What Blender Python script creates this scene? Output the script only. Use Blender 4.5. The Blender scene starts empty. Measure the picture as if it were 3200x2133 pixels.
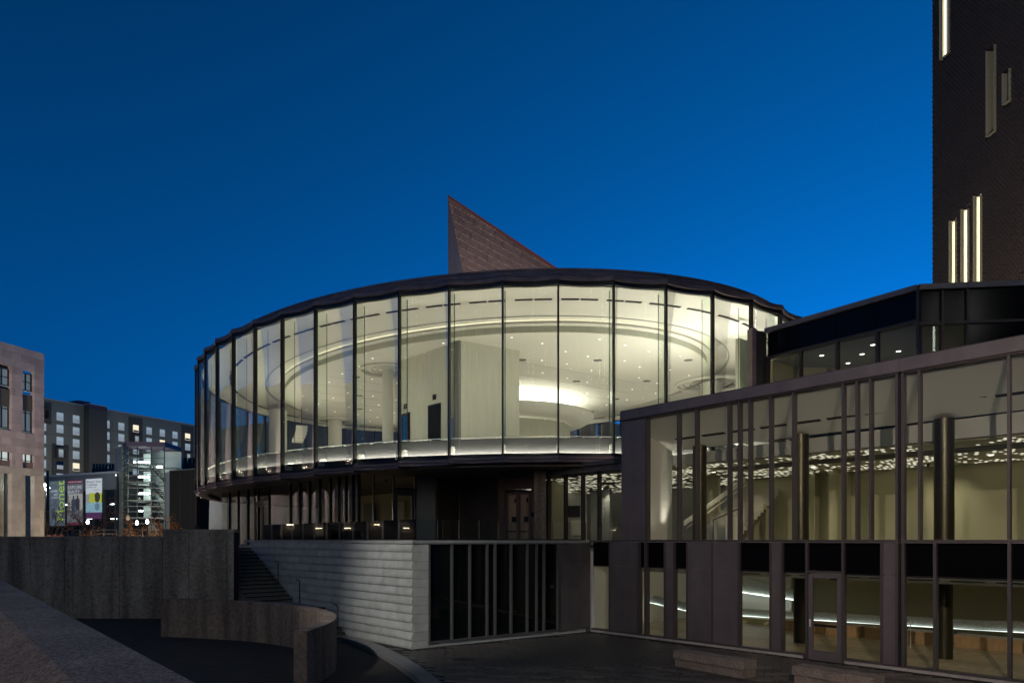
import bpy, math, random
from mathutils import Vector, Matrix
random.seed(7)
R = math.radians
SC = bpy.context.scene
COL = SC.collection
# ------------------------------------------------------------------ camera
F, CX, HZ, EYE = 2133.3, 1600.0, 1686.0, 3.6      # focal length and horizon in photo pixels; eye height above the plaza
cd = bpy.data.cameras.new('camera'); cam = bpy.data.objects.new('camera', cd); COL.objects.link(cam)
cam.location = (0, 0, EYE); cam.rotation_euler = (R(90), 0, 0)
cd.lens = 24; cd.sensor_width = 36; cd.shift_y = (HZ - 1066.5) / 3200; cd.clip_start = .1; cd.clip_end = 3000
SC.camera = cam
# ------------------------------------------------------------------ dusk sky
w = bpy.data.worlds.new('World'); SC.world = w; w.use_nodes = True
nt = w.node_tree; bg = nt.nodes['Background']
sk = nt.nodes.new('ShaderNodeTexSky'); sk.sky_type = 'NISHITA'; sk.sun_disc = False
sk.sun_elevation = R(0); sk.sun_rotation = R(40); sk.ozone_density = 8; sk.altitude = 1600
sp = nt.nodes.new('ShaderNodeSeparateColor'); nt.links.new(sk.outputs[0], sp.inputs[0])
pw = nt.nodes.new('ShaderNodeMath'); pw.operation = 'POWER'; pw.inputs[1].default_value = 1.5
nt.links.new(sp.outputs[2], pw.inputs[0])
mx = nt.nodes.new('ShaderNodeMix'); mx.data_type = 'RGBA'; mx.blend_type = 'MULTIPLY'; mx.inputs[0].default_value = 1
mx.inputs[7].default_value = (.001, .265, 1, 1)       # the deep blue of the last twilight
nt.links.new(pw.outputs[0], mx.inputs[6]); nt.links.new(mx.outputs[2], bg.inputs[0]); bg.inputs[1].default_value = .74
sd = bpy.data.lights.new('sun', 'SUN'); sd.energy = .012; sd.angle = R(12); sd.color = (1, .8, .75)
sun = bpy.data.objects.new('sun', sd); COL.objects.link(sun)
_sd = Vector((math.sin(R(40)) * math.cos(R(1)), math.cos(R(40)) * math.cos(R(1)), math.sin(R(1))))
sun.rotation_euler = _sd.to_track_quat('Z', 'Y').to_euler(); sun.location = (60, 60, 40)
vs = SC.view_settings; vs.view_transform = 'Standard'; vs.look = 'None'; vs.exposure = 0; vs.gamma = 1; vs.use_curve_mapping = False
cy = SC.cycles
cy.use_denoising = True; cy.max_bounces = 10; cy.diffuse_bounces = 5; cy.glossy_bounces = 4; cy.transmission_bounces = 6
cy.transparent_max_bounces = 40; cy.sample_clamp_indirect = 4; cy.caustics_reflective = False; cy.caustics_refractive = False
# ------------------------------------------------------------------ helpers
def V(*a): return Vector(a)
def at(px, py, Y):                                   # a photo pixel at depth Y -> a point of the place
    return V((px - CX) / F * Y, Y, EYE - (py - HZ) / F * Y)
class MB:
    def __init__(s): s.v = []; s.f = []
    def add(s, vs, fs):
        n = len(s.v); s.v += [tuple(v) for v in vs]; s.f += [tuple(i + n for i in f) for f in fs]; return s
    def hexa(s, p):                                  # 8 corners: bottom ring 0-3, top ring 4-7
        return s.add(p, [(0, 3, 2, 1), (4, 5, 6, 7), (0, 1, 5, 4), (1, 2, 6, 5), (2, 3, 7, 6), (3, 0, 4, 7)])
    def box(s, x0, x1, y0, y1, z0, z1):
        return s.hexa([(x0, y0, z0), (x1, y0, z0), (x1, y1, z0), (x0, y1, z0), (x0, y0, z1), (x1, y0, z1), (x1, y1, z1), (x0, y1, z1)])
    def prism(s, poly, z0, z1):
        n = len(poly); vs = [(p[0], p[1], z0) for p in poly] + [(p[0], p[1], z1) for p in poly]
        return s.add(vs, [tuple(range(n))[::-1], tuple(range(n, 2 * n))] + [(i, (i + 1) % n, n + (i + 1) % n, n + i) for i in range(n)])
    def sweep(s, path, prof, closed=False, caps=True):
        """path: list of (point, outward 2d unit); prof: closed polygon of (outward offset, z)"""
        n = len(path); m = len(prof); vs = []
        for (p, o) in path:
            for (a, z) in prof: vs.append((p[0] + o[0] * a, p[1] + o[1] * a, z))
        fs = []
        for i in range(n if closed else n - 1):
            j = (i + 1) % n
            for k in range(m):
                l = (k + 1) % m; fs.append((i * m + k, j * m + k, j * m + l, i * m + l))
        if not closed and caps: fs += [tuple(range(m))[::-1], tuple((n - 1) * m + k for k in range(m))]
        return s.add(vs, fs)
    def tube(s, pts, r, n=8, cap=True, r1=None):
        pts = [Vector(p) for p in pts]; base = len(s.v); N = len(pts)
        for i, p in enumerate(pts):
            d = (pts[min(i + 1, N - 1)] - pts[max(i - 1, 0)]).normalized()
            a = d.cross(V(0, 0, 1)); a = a.normalized() if a.length > 1e-4 else V(1, 0, 0); b = d.cross(a)
            rr = r if r1 is None else r + (r1 - r) * i / (N - 1)
            s.v += [tuple(p + a * math.cos(2 * math.pi * k / n) * rr + b * math.sin(2 * math.pi * k / n) * rr) for k in range(n)]
        for i in range(N - 1):
            for k in range(n):
                l = (k + 1) % n; s.f.append((base + i * n + k, base + i * n + l, base + (i + 1) * n + l, base + (i + 1) * n + k))
        if cap: s.f += [tuple(base + k for k in range(n))[::-1], tuple(base + (N - 1) * n + k for k in range(n))]
        return s
    def lathe(s, c, prof, n=24, cap=True):           # prof: (radius, z)
        vs = []; m = len(prof)
        for k in range(n):
            a = 2 * math.pi * k / n; vs += [(c[0] + r * math.cos(a), c[1] + r * math.sin(a), z) for r, z in prof]
        fs = [(k * m + i, ((k + 1) % n) * m + i, ((k + 1) % n) * m + i + 1, k * m + i + 1) for k in range(n) for i in range(m - 1)]
        if cap: fs += [tuple(k * m for k in range(n))[::-1], tuple(k * m + m - 1 for k in range(n))]
        return s.add(vs, fs)
    def poly(s, pts): return s.add(pts, [tuple(range(len(pts)))])
    def mesh(s, name, mat, smooth=False):
        me = bpy.data.meshes.new(name); me.from_pydata(s.v, [], s.f); me.validate(); me.update()
        if mat: me.materials.append(mat)
        if smooth: me.polygons.foreach_set('use_smooth', [True] * len(me.polygons))
        return me
def tag(o, label=None, cat=None, group=None, kind=None):
    if label: o['label'] = label
    if cat: o['category'] = cat
    if group: o['group'] = group
    if kind: o['kind'] = kind
    return o
def put(name, me, parent=None, mw=None):
    o = bpy.data.objects.new(name, me); COL.objects.link(o)
    if mw is not None: o.matrix_basis = mw; WM[o.name] = mw
    if parent is not None: o.parent = parent; o.matrix_parent_inverse = WM.get(parent.name, Matrix()).inverted()
    return o
WM = {}
def obj(name, mb, mat, parent=None, smooth=False, mw=None): return put(name, mb.mesh(name, mat, smooth), parent, mw)
def thing(name, loc, label, cat, group=None):
    o = bpy.data.objects.new(name, None); COL.objects.link(o); o.location = loc; o.empty_display_size = .3
    WM[o.name] = Matrix.Translation(Vector(loc)); return tag(o, label, cat, group)
def struct(name, mb, mat): return tag(obj(name, mb, mat), kind='structure')
class Wall:
    """a vertical plane: start A, unit direction d, n = horizontal normal towards the viewer"""
    def __init__(s, A, B):
        s.A = V(*A); b = V(*B); s.L = (b - s.A).length; s.d = (b - s.A).normalized()
        s.n = V(s.d.y, -s.d.x)
        if s.n.dot(-s.A) < 0: s.n = -s.n
    def s(self, px):
        k = px - CX; return (k * self.A.y - F * self.A.x) / (F * self.d.x - k * self.d.y)
    def Y(self, s, o=0): return self.A.y + self.d.y * s + self.n.y * o
    def z(self, px, py): return EYE - (py - HZ) * self.Y(self.s(px)) / F
    def p(self, s, z, o=0):
        q = self.A + self.d * s + self.n * o; return V(q.x, q.y, z)
    def box(self, mb, s0, s1, z0, z1, o0, o1):
        p = self.p; return mb.hexa([p(s0, z0, o0), p(s1, z0, o0), p(s1, z0, o1), p(s0, z0, o1), p(s0, z1, o0), p(s1, z1, o0), p(s1, z1, o1), p(s0, z1, o1)])
    def ob(self, name, s0, s1, z0, z1, o0, o1, mat, parent): return obj(name, self.box(MB(), s0, s1, z0, z1, o0, o1), mat, parent)
# ------------------------------------------------------------------ materials
def _pos(nt, scale=1, obj_space=False):
    g = nt.nodes.new('ShaderNodeTexCoord' if obj_space else 'ShaderNodeNewGeometry')
    m = nt.nodes.new('ShaderNodeVectorMath'); m.operation = 'MULTIPLY'
    m.inputs[1].default_value = (scale,) * 3 if not isinstance(scale, tuple) else scale
    nt.links.new(g.outputs['Object' if obj_space else 'Position'], m.inputs[0]); return m.outputs[0]
def mat(name, col, rough=.6, metal=0, noise=None, bump=None, vary=0, emis=None, spec=.5, streak=None, speck=None):
    """noise=(scale, amount) mottling; streak=(scale, amount) vertical weathering; speck=(scale, amount) aggregate; vary = per-piece tone"""
    m = bpy.data.materials.new(name); m.use_nodes = True; nt = m.node_tree; b = nt.nodes['Principled BSDF']
    b.inputs['Base Color'].default_value = (*col, 1); b.inputs['Roughness'].default_value = rough; b.inputs['Metallic'].default_value = metal
    b.inputs['Specular IOR Level'].default_value = spec
    fac = None
    def mul(a, bb):
        if a is None: return bb
        q = nt.nodes.new('ShaderNodeMath'); q.operation = 'MULTIPLY'; nt.links.new(a, q.inputs[0]); nt.links.new(bb, q.inputs[1]); return q.outputs[0]
    def rng(out, lo, hi, f0=0, f1=1):
        r = nt.nodes.new('ShaderNodeMapRange'); nt.links.new(out, r.inputs[0]); r.inputs[1].default_value = f0; r.inputs[2].default_value = f1
        r.inputs[3].default_value = lo; r.inputs[4].default_value = hi; return r.outputs[0]
    for k, (spec_, f0, f1, sc3) in dict(noise=(noise, .3, .7, None), streak=(streak, .35, .65, 1)).items():
        if spec_:
            n = nt.nodes.new('ShaderNodeTexNoise'); n.inputs['Scale'].default_value = 1; n.inputs['Detail'].default_value = 5
            nt.links.new(_pos(nt, spec_[0] if sc3 is None else (spec_[0], spec_[0], spec_[0] * .12)), n.inputs['Vector'])
            fac = mul(fac, rng(n.outputs['Fac'], 1 - spec_[1], 1 + spec_[1], f0, f1))
    if speck:
        n = nt.nodes.new('ShaderNodeTexVoronoi'); n.inputs['Scale'].default_value = 1; nt.links.new(_pos(nt, speck[0]), n.inputs['Vector'])
        sx = nt.nodes.new('ShaderNodeSeparateColor'); nt.links.new(n.outputs['Color'], sx.inputs[0])
        fac = mul(fac, rng(sx.outputs[0], 1 - speck[1], 1 + speck[1]))
        bp = nt.nodes.new('ShaderNodeBump'); bp.inputs['Strength'].default_value = .8; bp.inputs['Distance'].default_value = .5 / speck[0]
        iv = rng(n.outputs['Distance'], 1, 0); nt.links.new(iv, bp.inputs['Height']); nt.links.new(bp.outputs[0], b.inputs['Normal'])
    if vary:
        oi = nt.nodes.new('ShaderNodeObjectInfo'); fac = mul(fac, rng(oi.outputs['Random'], 1 - vary, 1 + vary))
    if fac is not None:
        q = nt.nodes.new('ShaderNodeMix'); q.data_type = 'RGBA'; q.blend_type = 'MULTIPLY'; q.inputs[0].default_value = 1
        q.inputs[6].default_value = (*col, 1); nt.links.new(fac, q.inputs[7]); nt.links.new(q.outputs[2], b.inputs['Base Color'])
    if bump:
        n = nt.nodes.new('ShaderNodeTexNoise'); n.inputs['Scale'].default_value = 1; n.inputs['Detail'].default_value = 4; nt.links.new(_pos(nt, bump[0]), n.inputs['Vector'])
        bp = nt.nodes.new('ShaderNodeBump'); bp.inputs['Strength'].default_value = bump[1]; bp.inputs['Distance'].default_value = .02
        nt.links.new(n.outputs['Fac'], bp.inputs['Height']); nt.links.new(bp.outputs[0], b.inputs['Normal'])
    if emis: b.inputs['Emission Color'].default_value = (*emis[0], 1); b.inputs['Emission Strength'].default_value = emis[1]
    return m
def glow(name, col, k):
    m = bpy.data.materials.new(name); m.use_nodes = True; nt = m.node_tree; nt.nodes.remove(nt.nodes['Principled BSDF'])
    e = nt.nodes.new('ShaderNodeEmission'); e.inputs[0].default_value = (*col, 1); e.inputs[1].default_value = k
    nt.links.new(e.outputs[0], nt.nodes['Material Output'].inputs[0]); return m
def glass(name, tint, ior=1.45, rough=0, wave=0, k=1):
    m = bpy.data.materials.new(name); m.use_nodes = True; nt = m.node_tree; nt.nodes.remove(nt.nodes['Principled BSDF'])
    t = nt.nodes.new('ShaderNodeBsdfTransparent'); t.inputs[0].default_value = (*tint, 1)
    g = nt.nodes.new('ShaderNodeBsdfGlossy'); g.inputs['Roughness'].default_value = rough; g.inputs[0].default_value = (.95, 1, .97, 1)
    fr = nt.nodes.new('ShaderNodeFresnel'); fr.inputs[0].default_value = ior
    mm = nt.nodes.new('ShaderNodeMath'); mm.operation = 'MULTIPLY'; mm.inputs[1].default_value = k; nt.links.new(fr.outputs[0], mm.inputs[0])
    x = nt.nodes.new('ShaderNodeMixShader'); nt.links.new(mm.outputs[0], x.inputs[0]); nt.links.new(t.outputs[0], x.inputs[1]); nt.links.new(g.outputs[0], x.inputs[2])
    if wave:
        n = nt.nodes.new('ShaderNodeTexNoise'); n.inputs['Scale'].default_value = 1; nt.links.new(_pos(nt, (.9, .9, .25)), n.inputs['Vector'])
        bp = nt.nodes.new('ShaderNodeBump'); bp.inputs['Strength'].default_value = wave; bp.inputs['Distance'].default_value = .05
        nt.links.new(n.outputs['Fac'], bp.inputs['Height']); nt.links.new(bp.outputs[0], g.inputs['Normal'])
    nt.links.new(x.outputs[0], nt.nodes['Material Output'].inputs[0]); return m
M = dict(
    asphalt=mat('asphalt', (.045, .036, .027), .9, noise=(3, .25), bump=(60, .3)),
    bed=mat('sand_bed', (.015, .014, .012), .95),
    paver=mat('granite_paver', (.1, .085, .07), .5, noise=(25, .25), vary=.75, bump=(40, .25)),
    kerb=mat('granite_kerb', (.2, .19, .17), .75, noise=(20, .2), bump=(60, .2)),
    concrete=mat('board_concrete', (.3, .25, .195), .85, noise=(9, .3), streak=(1.6, .4), bump=(25, .3)),
    concrete_red=mat('warm_concrete', (.27, .195, .145), .85, noise=(9, .3), streak=(2, .35), bump=(25, .3)),
    joint=mat('dark_joint', (.03, .03, .03), .9),
    aggregate=mat('exposed_aggregate', (.27, .205, .155), .8, speck=(75, .5), noise=(1.5, .25)),
    benchstone=mat('bench_stone', (.25, .205, .16), .8, speck=(60, .4), noise=(3, .2)),
    stone=mat('limestone', (.42, .41, .37), .75, noise=(3, .14), vary=.1, bump=(45, .15)),
    coping=mat('coping_stone', (.36, .35, .32), .75, noise=(5, .15), vary=.08),
    step=mat('step_stone', (.15, .145, .13), .8, noise=(6, .2)),
    zinc=mat('bronze_zinc_panel', (.14, .124, .124), .45, .3, noise=(1.6, .12), vary=.07, streak=(2, .08)),
    zincdark=mat('dark_bronze_metal', (.05, .04, .038), .45, .4, noise=(2, .15)),
    mull=mat('mullion_metal', (.105, .092, .092), .4, .4),
    mullgrey=mat('grey_aluminium', (.15, .145, .135), .45, .4),
    mullblack=mat('black_steel', (.012, .012, .014), .4, .2),
    black=mat('black_spandrel', (.004, .004, .005), .12, spec=.12),
    copper=mat('copper_shingle', (.17, .125, .115), .5, .35, noise=(2, .2), vary=.12),
    rim=mat('rim_copper', (.2, .145, .15), .5, .2, noise=(1.5, .25), vary=.1),
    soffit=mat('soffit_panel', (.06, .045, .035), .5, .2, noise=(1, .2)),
    white=mat('white_plaster', (.8, .79, .74), .8),
    ceil=mat('ceiling_plaster', (.78, .76, .7), .85, noise=(.3, .03)),
    core=mat('core_wall', (.72, .72, .62), .8, streak=(6, .04)),
    coredark=mat('core_pier', (.2, .2, .19), .8),
    slot=mat('slot_black', (.01, .01, .01), .6),
    spandrel=mat('upstand_grey', (.11, .11, .115), .5),
    steelw=mat('satin_steel', (.75, .74, .7), .35, .3),
    steelcol=mat('brushed_column', (.085, .076, .055), .38, .85, streak=(9, .12)),
    olive=mat('olive_plaster', (.46, .44, .3), .85, noise=(.5, .06)),
    greywall=mat('grey_plaster', (.42, .42, .4), .85, noise=(.5, .05)),
    bluewall=mat('blue_grey_door', (.4, .42, .44), .7),
    wood=mat('oak_bench', (.42, .27, .14), .5, streak=(8, .15)),
    woodfloor=mat('oak_floor', (.42, .35, .24), .4, streak=(5, .2), vary=.12),
    ply=mat('plywood', (.34, .22, .13), .7, streak=(4, .2)),
    screen=mat('dark_screen', (.012, .012, .012), .2),
    terrazzo=mat('terrazzo', (.5, .48, .42), .4),
    tile=mat('glazed_tile', (.085, .066, .052), .5, .1, vary=.2),
    tilebody=mat('tower_body', (.035, .028, .024), .8, spec=.2),
    frame=mat('window_frame_black', (.02, .02, .022), .4, .2),
    lib=mat('library_stone', (.43, .37, .355), .85, noise=(1.2, .12), vary=.16),
    libcol=mat('library_column_stone', (.42, .4, .34), .85, noise=(1.5, .1), vary=.1),
    hotel=mat('hotel_render', (.225, .25, .215), .85, noise=(.08, .06)),
    hoteldark=mat('hotel_dark_render', (.1, .1, .09), .85, noise=(.1, .08)),
    purple=mat('purple_parapet', (.1, .06, .1), .6),
    pale=mat('pale_trim', (.5, .52, .52), .6),
    garage=mat('garage_concrete', (.2, .205, .2), .8, noise=(.3, .12)),
    garagedark=mat('garage_dark', (.045, .04, .04), .7, noise=(.3, .1)),
    bark=mat('bark', (.07, .05, .035), .9),
    leafr=mat('autumn_leaf', (.3, .13, .04), .8, vary=.3),
    twig=mat('bare_twig', (.1, .06, .035), .9),
    pole=mat('painted_pole', (.025, .025, .024), .5, .2),
    rust=mat('rust_pole', (.3, .13, .06), .6),
    globe_off=mat('frosted_globe', (.7, .65, .5), .5),
    brown=mat('brown_cladding', (.2, .15, .13), .8),
    doorbrown=mat('brown_door_metal', (.12, .062, .04), .5, .2),
    redwood=mat('red_timber', (.2, .07, .05), .7),
)
M['g_clear'] = glass('clear_pane', (.95, .97, .94), 1.3, k=.55)
M['g_drum'] = glass('curved_pane', (.94, .965, .93), 1.3, wave=.12, k=.42)
M['g_fin'] = glass('fin_glass', (.95, .975, .95), 1.2, k=.25)
M['g_rail'] = glass('rail_pane', (.95, .97, .95), 1.45, k=1)
M['g_dark'] = mat('dark_reflective_pane', (.004, .006, .005), .03, spec=.55)
M['g_shade'] = glass('shaded_pane', (.55, .57, .5), 1.4, wave=.2, k=.22)
# ================================================================== ground, plaza, terrace, retaining walls
E_ = EYE
PC = (3.09, 26.9)                                    # inner corner of the courtyard
WNG = Wall(PC, (PC[0] + .686 * 18, PC[1] - .728 * 18))          # glazed wing, runs from the corner towards the viewer
SW0 = (-3.27, 22.5)                                  # outer corner of the terrace plinth
WIN = Wall(SW0, PC)                                  # dark window wall
STN = Wall(SW0, (SW0[0] - .686 * 13.8, SW0[1] + .728 * 13.8))   # coursed stone wall beside the stairs
g = MB()
n_ = 24; ang = [2 * math.pi * k / n_ for k in range(n_)]
g.prism([(900 * math.cos(a), 300 + 900 * math.sin(a)) for a in ang], -.6, -.15)
struct('ground', g, M['asphalt'])
# --- plaza bounded by the curved kerb
kerb_px = [(1040, 1982), (1055, 1986), (1098, 1996), (1150, 2018), (1208, 2047), (1268, 2082), (1324, 2128)]
def gp(px, py, z=0.0):
    Y = F * (EYE - z) / (py - HZ); return V((px - CX) / F * Y, Y)
kc = [gp(1030, 1972), gp(1060, 1981), gp(1125, 2000), gp(1185, 2024), gp(1250, 2058), gp(1310, 2098), gp(1352, 2133)]
kd = (kc[-1] - kc[-2]).normalized(); kc += [kc[-1] + kd * 1.6 + V(.05, -.1), kc[-1] + kd * 3.6 + V(.4, -.5), kc[-1] + kd * 6.5 + V(1.4, -1)]
def smooth_path(pts, k=4):
    out = []
    for i in range(len(pts) - 1):
        p0, p1, p2, p3 = pts[max(i - 1, 0)], pts[i], pts[i + 1], pts[min(i + 2, len(pts) - 1)]
        for j in range(k):
            t = j / k; out.append(.5 * ((2 * p1) + (p2 - p0) * t + (2 * p0 - 5 * p1 + 4 * p2 - p3) * t * t + (3 * p1 - p0 - 3 * p2 + p3) * t ** 3))
    return out + [pts[-1]]
kp = smooth_path(kc)
def with_normals(path, flip=1):
    r = []
    for i, p in enumerate(path):
        d = (path[min(i + 1, len(path) - 1)] - path[max(i - 1, 0)]).normalized(); r.append((p, (d.y * flip, -d.x * flip)))
    return r
kn = with_normals(kp)
plz = [tuple(p) for p in kp] + [(22, 4), (22, 16), (PC[0] + 16 * .686 + 2, PC[1] - 16 * .728 + 2), (PC[0] + 2, PC[1] + 2), (-8.5, 31)]
plaza = struct('plaza', MB().prism(plz, -.149, -.012), M['bed'])
kerb = thing('curved_kerb', (kp[8].x, kp[8].y, 0), 'low curved granite kerb along the dark sunken ramp', 'kerb')
for i in range(0, len(kn) - 1, 3):                   # separate kerb stones with open joints
    seg = kn[i:i + 4]
    if len(seg) < 2: continue
    seg = [(p.copy(), o) for p, o in seg]; seg[-1] = (seg[-1][0].lerp(seg[-2][0], .03), seg[-1][1])
    obj('kerb_stone', MB().sweep(seg, [(-.24, -.14), (.26, -.14), (.26, .0), (.24, .015), (-.22, .015), (-.24, .0)]), M['kerb'], kerb)
# --- pavers
def inside(x, y, poly):
    c = False; n = len(poly)
    for i in range(n):
        x0, y0 = poly[i]; x1, y1 = poly[i - 1]
        if (y0 > y) != (y1 > y) and x < (x1 - x0) * (y - y0) / (y1 - y0) + x0: c = not c
    return c
kin = [tuple(p + Vector(o) * (-.34 if False else .34)) for p, o in kn]
def clear(x, y):
    if not inside(x, y, plz): return False
    if (Vector((x, y)) - WNG.A).dot(WNG.n) < .3: return False
    if x > -3.6 and (Vector((x, y)) - WIN.A).dot(WIN.n) < .3 and (Vector((x, y)) - WNG.A).dot(WNG.n) > 0 and y > 21: return False
    q = Vector((x, y)) - STN.A
    if q.dot(STN.n) < .2 and q.dot(STN.d) > -.2: return False
    if min((Vector((x, y)) - p).length for p in kp) < .42: return False
    if y > 25.2 and x < -3: return False
    return True
pd = Vector((.93, -.36)).normalized(); pq = Vector((-pd.y, pd.x))
PLn, PWd = .62, .21
pm = MB().hexa([(-PLn / 2 + .006, -PWd / 2 + .006, -.05), (PLn / 2 - .006, -PWd / 2 + .006, -.05), (PLn / 2 - .006, PWd / 2 - .006, -.05), (-PLn / 2 + .006, PWd / 2 - .006, -.05),
                (-PLn / 2 + .013, -PWd / 2 + .013, 0), (PLn / 2 - .013, -PWd / 2 + .013, 0), (PLn / 2 - .013, PWd / 2 - .013, 0), (-PLn / 2 + .013, PWd / 2 - .013, 0)])
pmesh = pm.mesh('paver', M['paver']); cand = []
for j in range(-130, 90):
    for i in range(-45, 55):
        c = Vector((0, 20)) + pd * (i * PLn + (j % 3) * PLn / 3) + pq * (j * PWd)
        if clear(c.x, c.y) and 7 < c.y < 28: cand.append(c)
def vis(c):
    if c.y < 3: return 9
    x = CX + F * c.x / c.y; y = HZ + F * EYE / c.y; return 0 if (0 < x < 3150 and y < 2150) else 1
cand.sort(key=lambda c: (vis(c), c.y))
rest = MB(); pa = math.atan2(pd.y, pd.x)
for k, c in enumerate(cand):
    mw = Matrix.Translation((c.x, c.y, random.uniform(-.003, .003))) @ Matrix.Rotation(pa + random.uniform(-.006, .006), 4, 'Z') @ Matrix.Rotation(random.uniform(-.006, .006), 4, 'X')
    if k < 290: put('paver', pmesh, plaza, mw)
    else: rest.add([mw @ Vector(v) for v in pm.v], pm.f)
tag(obj('paver_field', rest, M['paver'], plaza), kind='stuff')
# --- covers and a drain let into the paving
for (px, py, w_, h_, nm) in ((1450, 2060, .7, .7, 'square steel access cover in the paving before the dark windows'), (1960, 2075, .6, .6, 'square steel access cover in the paving beside the stone bench'), (1700, 2105, .5, .5, 'small square steel cover in open paving')):
    c = gp(px, py); t = thing('access_cover', (c.x, c.y, 0), nm, 'access cover', 'steel covers in the paving'); mw = Matrix.Translation((c.x, c.y, .004)) @ Matrix.Rotation(pa, 4, 'Z')
    obj('frame', MB().box(-w_ / 2, w_ / 2, -h_ / 2, h_ / 2, -.006, .004), M['mullgrey'], t, mw=mw); obj('plate', MB().box(-w_ / 2 + .04, w_ / 2 - .04, -h_ / 2 + .04, h_ / 2 - .04, .0045, .008), M['zincdark'], t, mw=mw)
# --- terrace plinth: coursed stone wall, window wall, coping, balustrade
ter = thing('terrace_plinth', (SW0[0], SW0[1], 0), 'pale stone terrace plinth with bulging courses beside the steps', 'terrace')
tf = [SW0, PC, (PC[0] + .728 * 2.4, PC[1] + .686 * 2.4), (1.6, 33.2), (2.6, 47), (-22, 60), (-26, 50), tuple(STN.p(13.8, 0).xy)]
tf = [tuple(Vector(p) + (Vector((0, 1)) * .35 if i in (0, 1, 7) else Vector((0, 0)))) for i, p in enumerate(tf)]
obj('terrace_floor', MB().prism(tf, E_ - .6, E_ - .35), M['coping'], ter)
tb = [tuple(WIN.p(.25, 0, -.3).xy), tuple(WIN.p(7.6, 0, -.3).xy), (2.2, 32.5), (-13, 40), tuple(STN.p(13.7, 0, -.3).xy)]
obj('plinth_core', MB().prism(tb, -.1, E_ - .62), M['joint'], ter)
CH = .293
prof = []
for k in range(9):                                   # one bulging course: recessed at its head, proud below the middle
    t = k / 8; prof.append((.032 * math.sin(math.pi * (1 - t) ** 1.7) ** .75 if 0 < t < 1 else 0, t * (CH - .008)))
prof = prof + [(-.12, CH - .008), (-.12, 0)]
STL = .92
cmeshes = []
for wdt in (STL, STL * .5):
    cm = MB(); pts = [(a, z) for a, z in prof]; m = len(pts)
    vs = [(s * (wdt / 2 - .003), a, z) for s in (-1, 1) for a, z in pts]
    cm.add(vs, [(k, (k + 1) % m, m + (k + 1) % m, m + k) for k in range(m)] + [tuple(range(m))[::-1], tuple(range(m, 2 * m))])
    me = cm.mesh('stone', M['stone']); cmeshes.append(me)
    for pl in me.polygons: pl.use_smooth = False
rz = math.atan2(STN.d.y, STN.d.x)
# local x along wall, local y = outward
def wallframe(W, s, z, o=0):
    p = W.p(s, z, o); d = Vector((W.d.x, W.d.y, 0)); n = Vector((W.n.x, W.n.y, 0)); u = Vector((0, 0, 1))
    return Matrix(((d.x, n.x, 0, p.x), (d.y, n.y, 0, p.y), (0, 0, 1, p.z), (0, 0, 0, 1)))
ncourse = 12
for j in range(ncourse):
    z = E_ - .115 - (j + 1) * CH
    off = 0
    n = int(13.6 / STL)
    for i in range(n):
        put('stone', cmeshes[0], ter, wallframe(STN, STL * (i + .5) + .01, z, 0))
# end pier with flat courses (faces the courtyard)
for j in range(ncourse):
    z = E_ - .115 - (j + 1) * CH; z0 = max(z, .002)
    WIN.ob('stone', .012, .60, z0, z + CH - .008, -.3, 0, M['stone'], ter)
# coping
for i in range(15):
    STN.ob('coping_stone', -.06 + i * .92, -.06 + (i + 1) * .92 - .008, E_ - .115, E_ - .012, -.42, .05, M['coping'], ter)
for i in range(8):
    WIN.ob('coping_stone', .05 + i * .95, .05 + (i + 1) * .95 - .008, E_ - .108, E_ - .014, -.42, .04, M['coping'], ter)
# window wall
ww = thing('window_wall', tuple(WIN.p(3.5, 0)), 'row of tall black windows with grey frames under the terrace', 'window wall')
wx = [1341.5, 1413, 1469, 1523, 1548, 1598, 1648.6, 1678, 1701, 1744]
zt, zb = E_ - .15, .20
for i in range(5):
    WIN.ob('plinth_stone', .61 + i * 1.38, .61 + (i + 1) * 1.38 - .008, .001, .135, -.2, -.01, M['stone'], ww)
ss = [WIN.s(x) for x in wx]
for i, s in enumerate(ss): WIN.ob('mullion', s - .032, s + .032, zb, zt, -.14, .025, M['mullgrey'], ww)
WIN.ob('sill', ss[0] - .06, 7.62, .14, zb - .001, -.16, .03, M['mullgrey'], ww)
WIN.ob('head', ss[0] - .06, 7.62, zt + .001, E_ - .112, -.16, .03, M['mullgrey'], ww)
for i in range(len(ss) - 1): WIN.ob('pane', ss[i] + .034, ss[i + 1] - .034, zb + .002, zt - .002, -.1, -.07, M['g_dark'], ww)
for (z0, z1) in ((zb + .004, 2.74), (2.748, zt - .004)):
    WIN.ob('metal_panel', ss[-1] + .036, 7.56, z0, z1, -.09, -.012, M['zinc'], ww)
WIN.ob('corner_post', 7.562, WIN.L + .02, .001, E_ - .11, -.5, -.03, M['zinc'], ww)
# balustrade
bal = thing('glass_balustrade', tuple(STN.p(6, E_)), 'frameless clear glass balustrade standing on the terrace coping', 'balustrade')
for i in range(12):
    s0 = .15 + i * 1.02
    STN.ob('pane', s0, s0 + 1.0, E_ - .05, E_ + .69, -.22, -.205, M['g_rail'], bal)
    STN.ob('clip_post', s0 + 1.005, s0 + 1.015, E_ - .06, E_ + .69, -.225, -.20, M['mullgrey'], bal)
for i in range(9):
    s0 = .22 + i * .83
    WIN.ob('pane', s0, s0 + .81, E_ - .05, E_ + .69, -.22, -.205, M['g_rail'], bal)
    WIN.ob('clip_post', s0 + .815, s0 + .825, E_ - .06, E_ + .69, -.225, -.20, M['mullgrey'], bal)
STN.ob('base_channel', .1, 12.4, E_ - .011, E_ + .03, -.25, -.18, M['mullblack'], bal)
WIN.ob('base_channel', .18, 7.6, E_ - .013, E_ + .03, -.25, -.18, M['mullblack'], bal)
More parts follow.
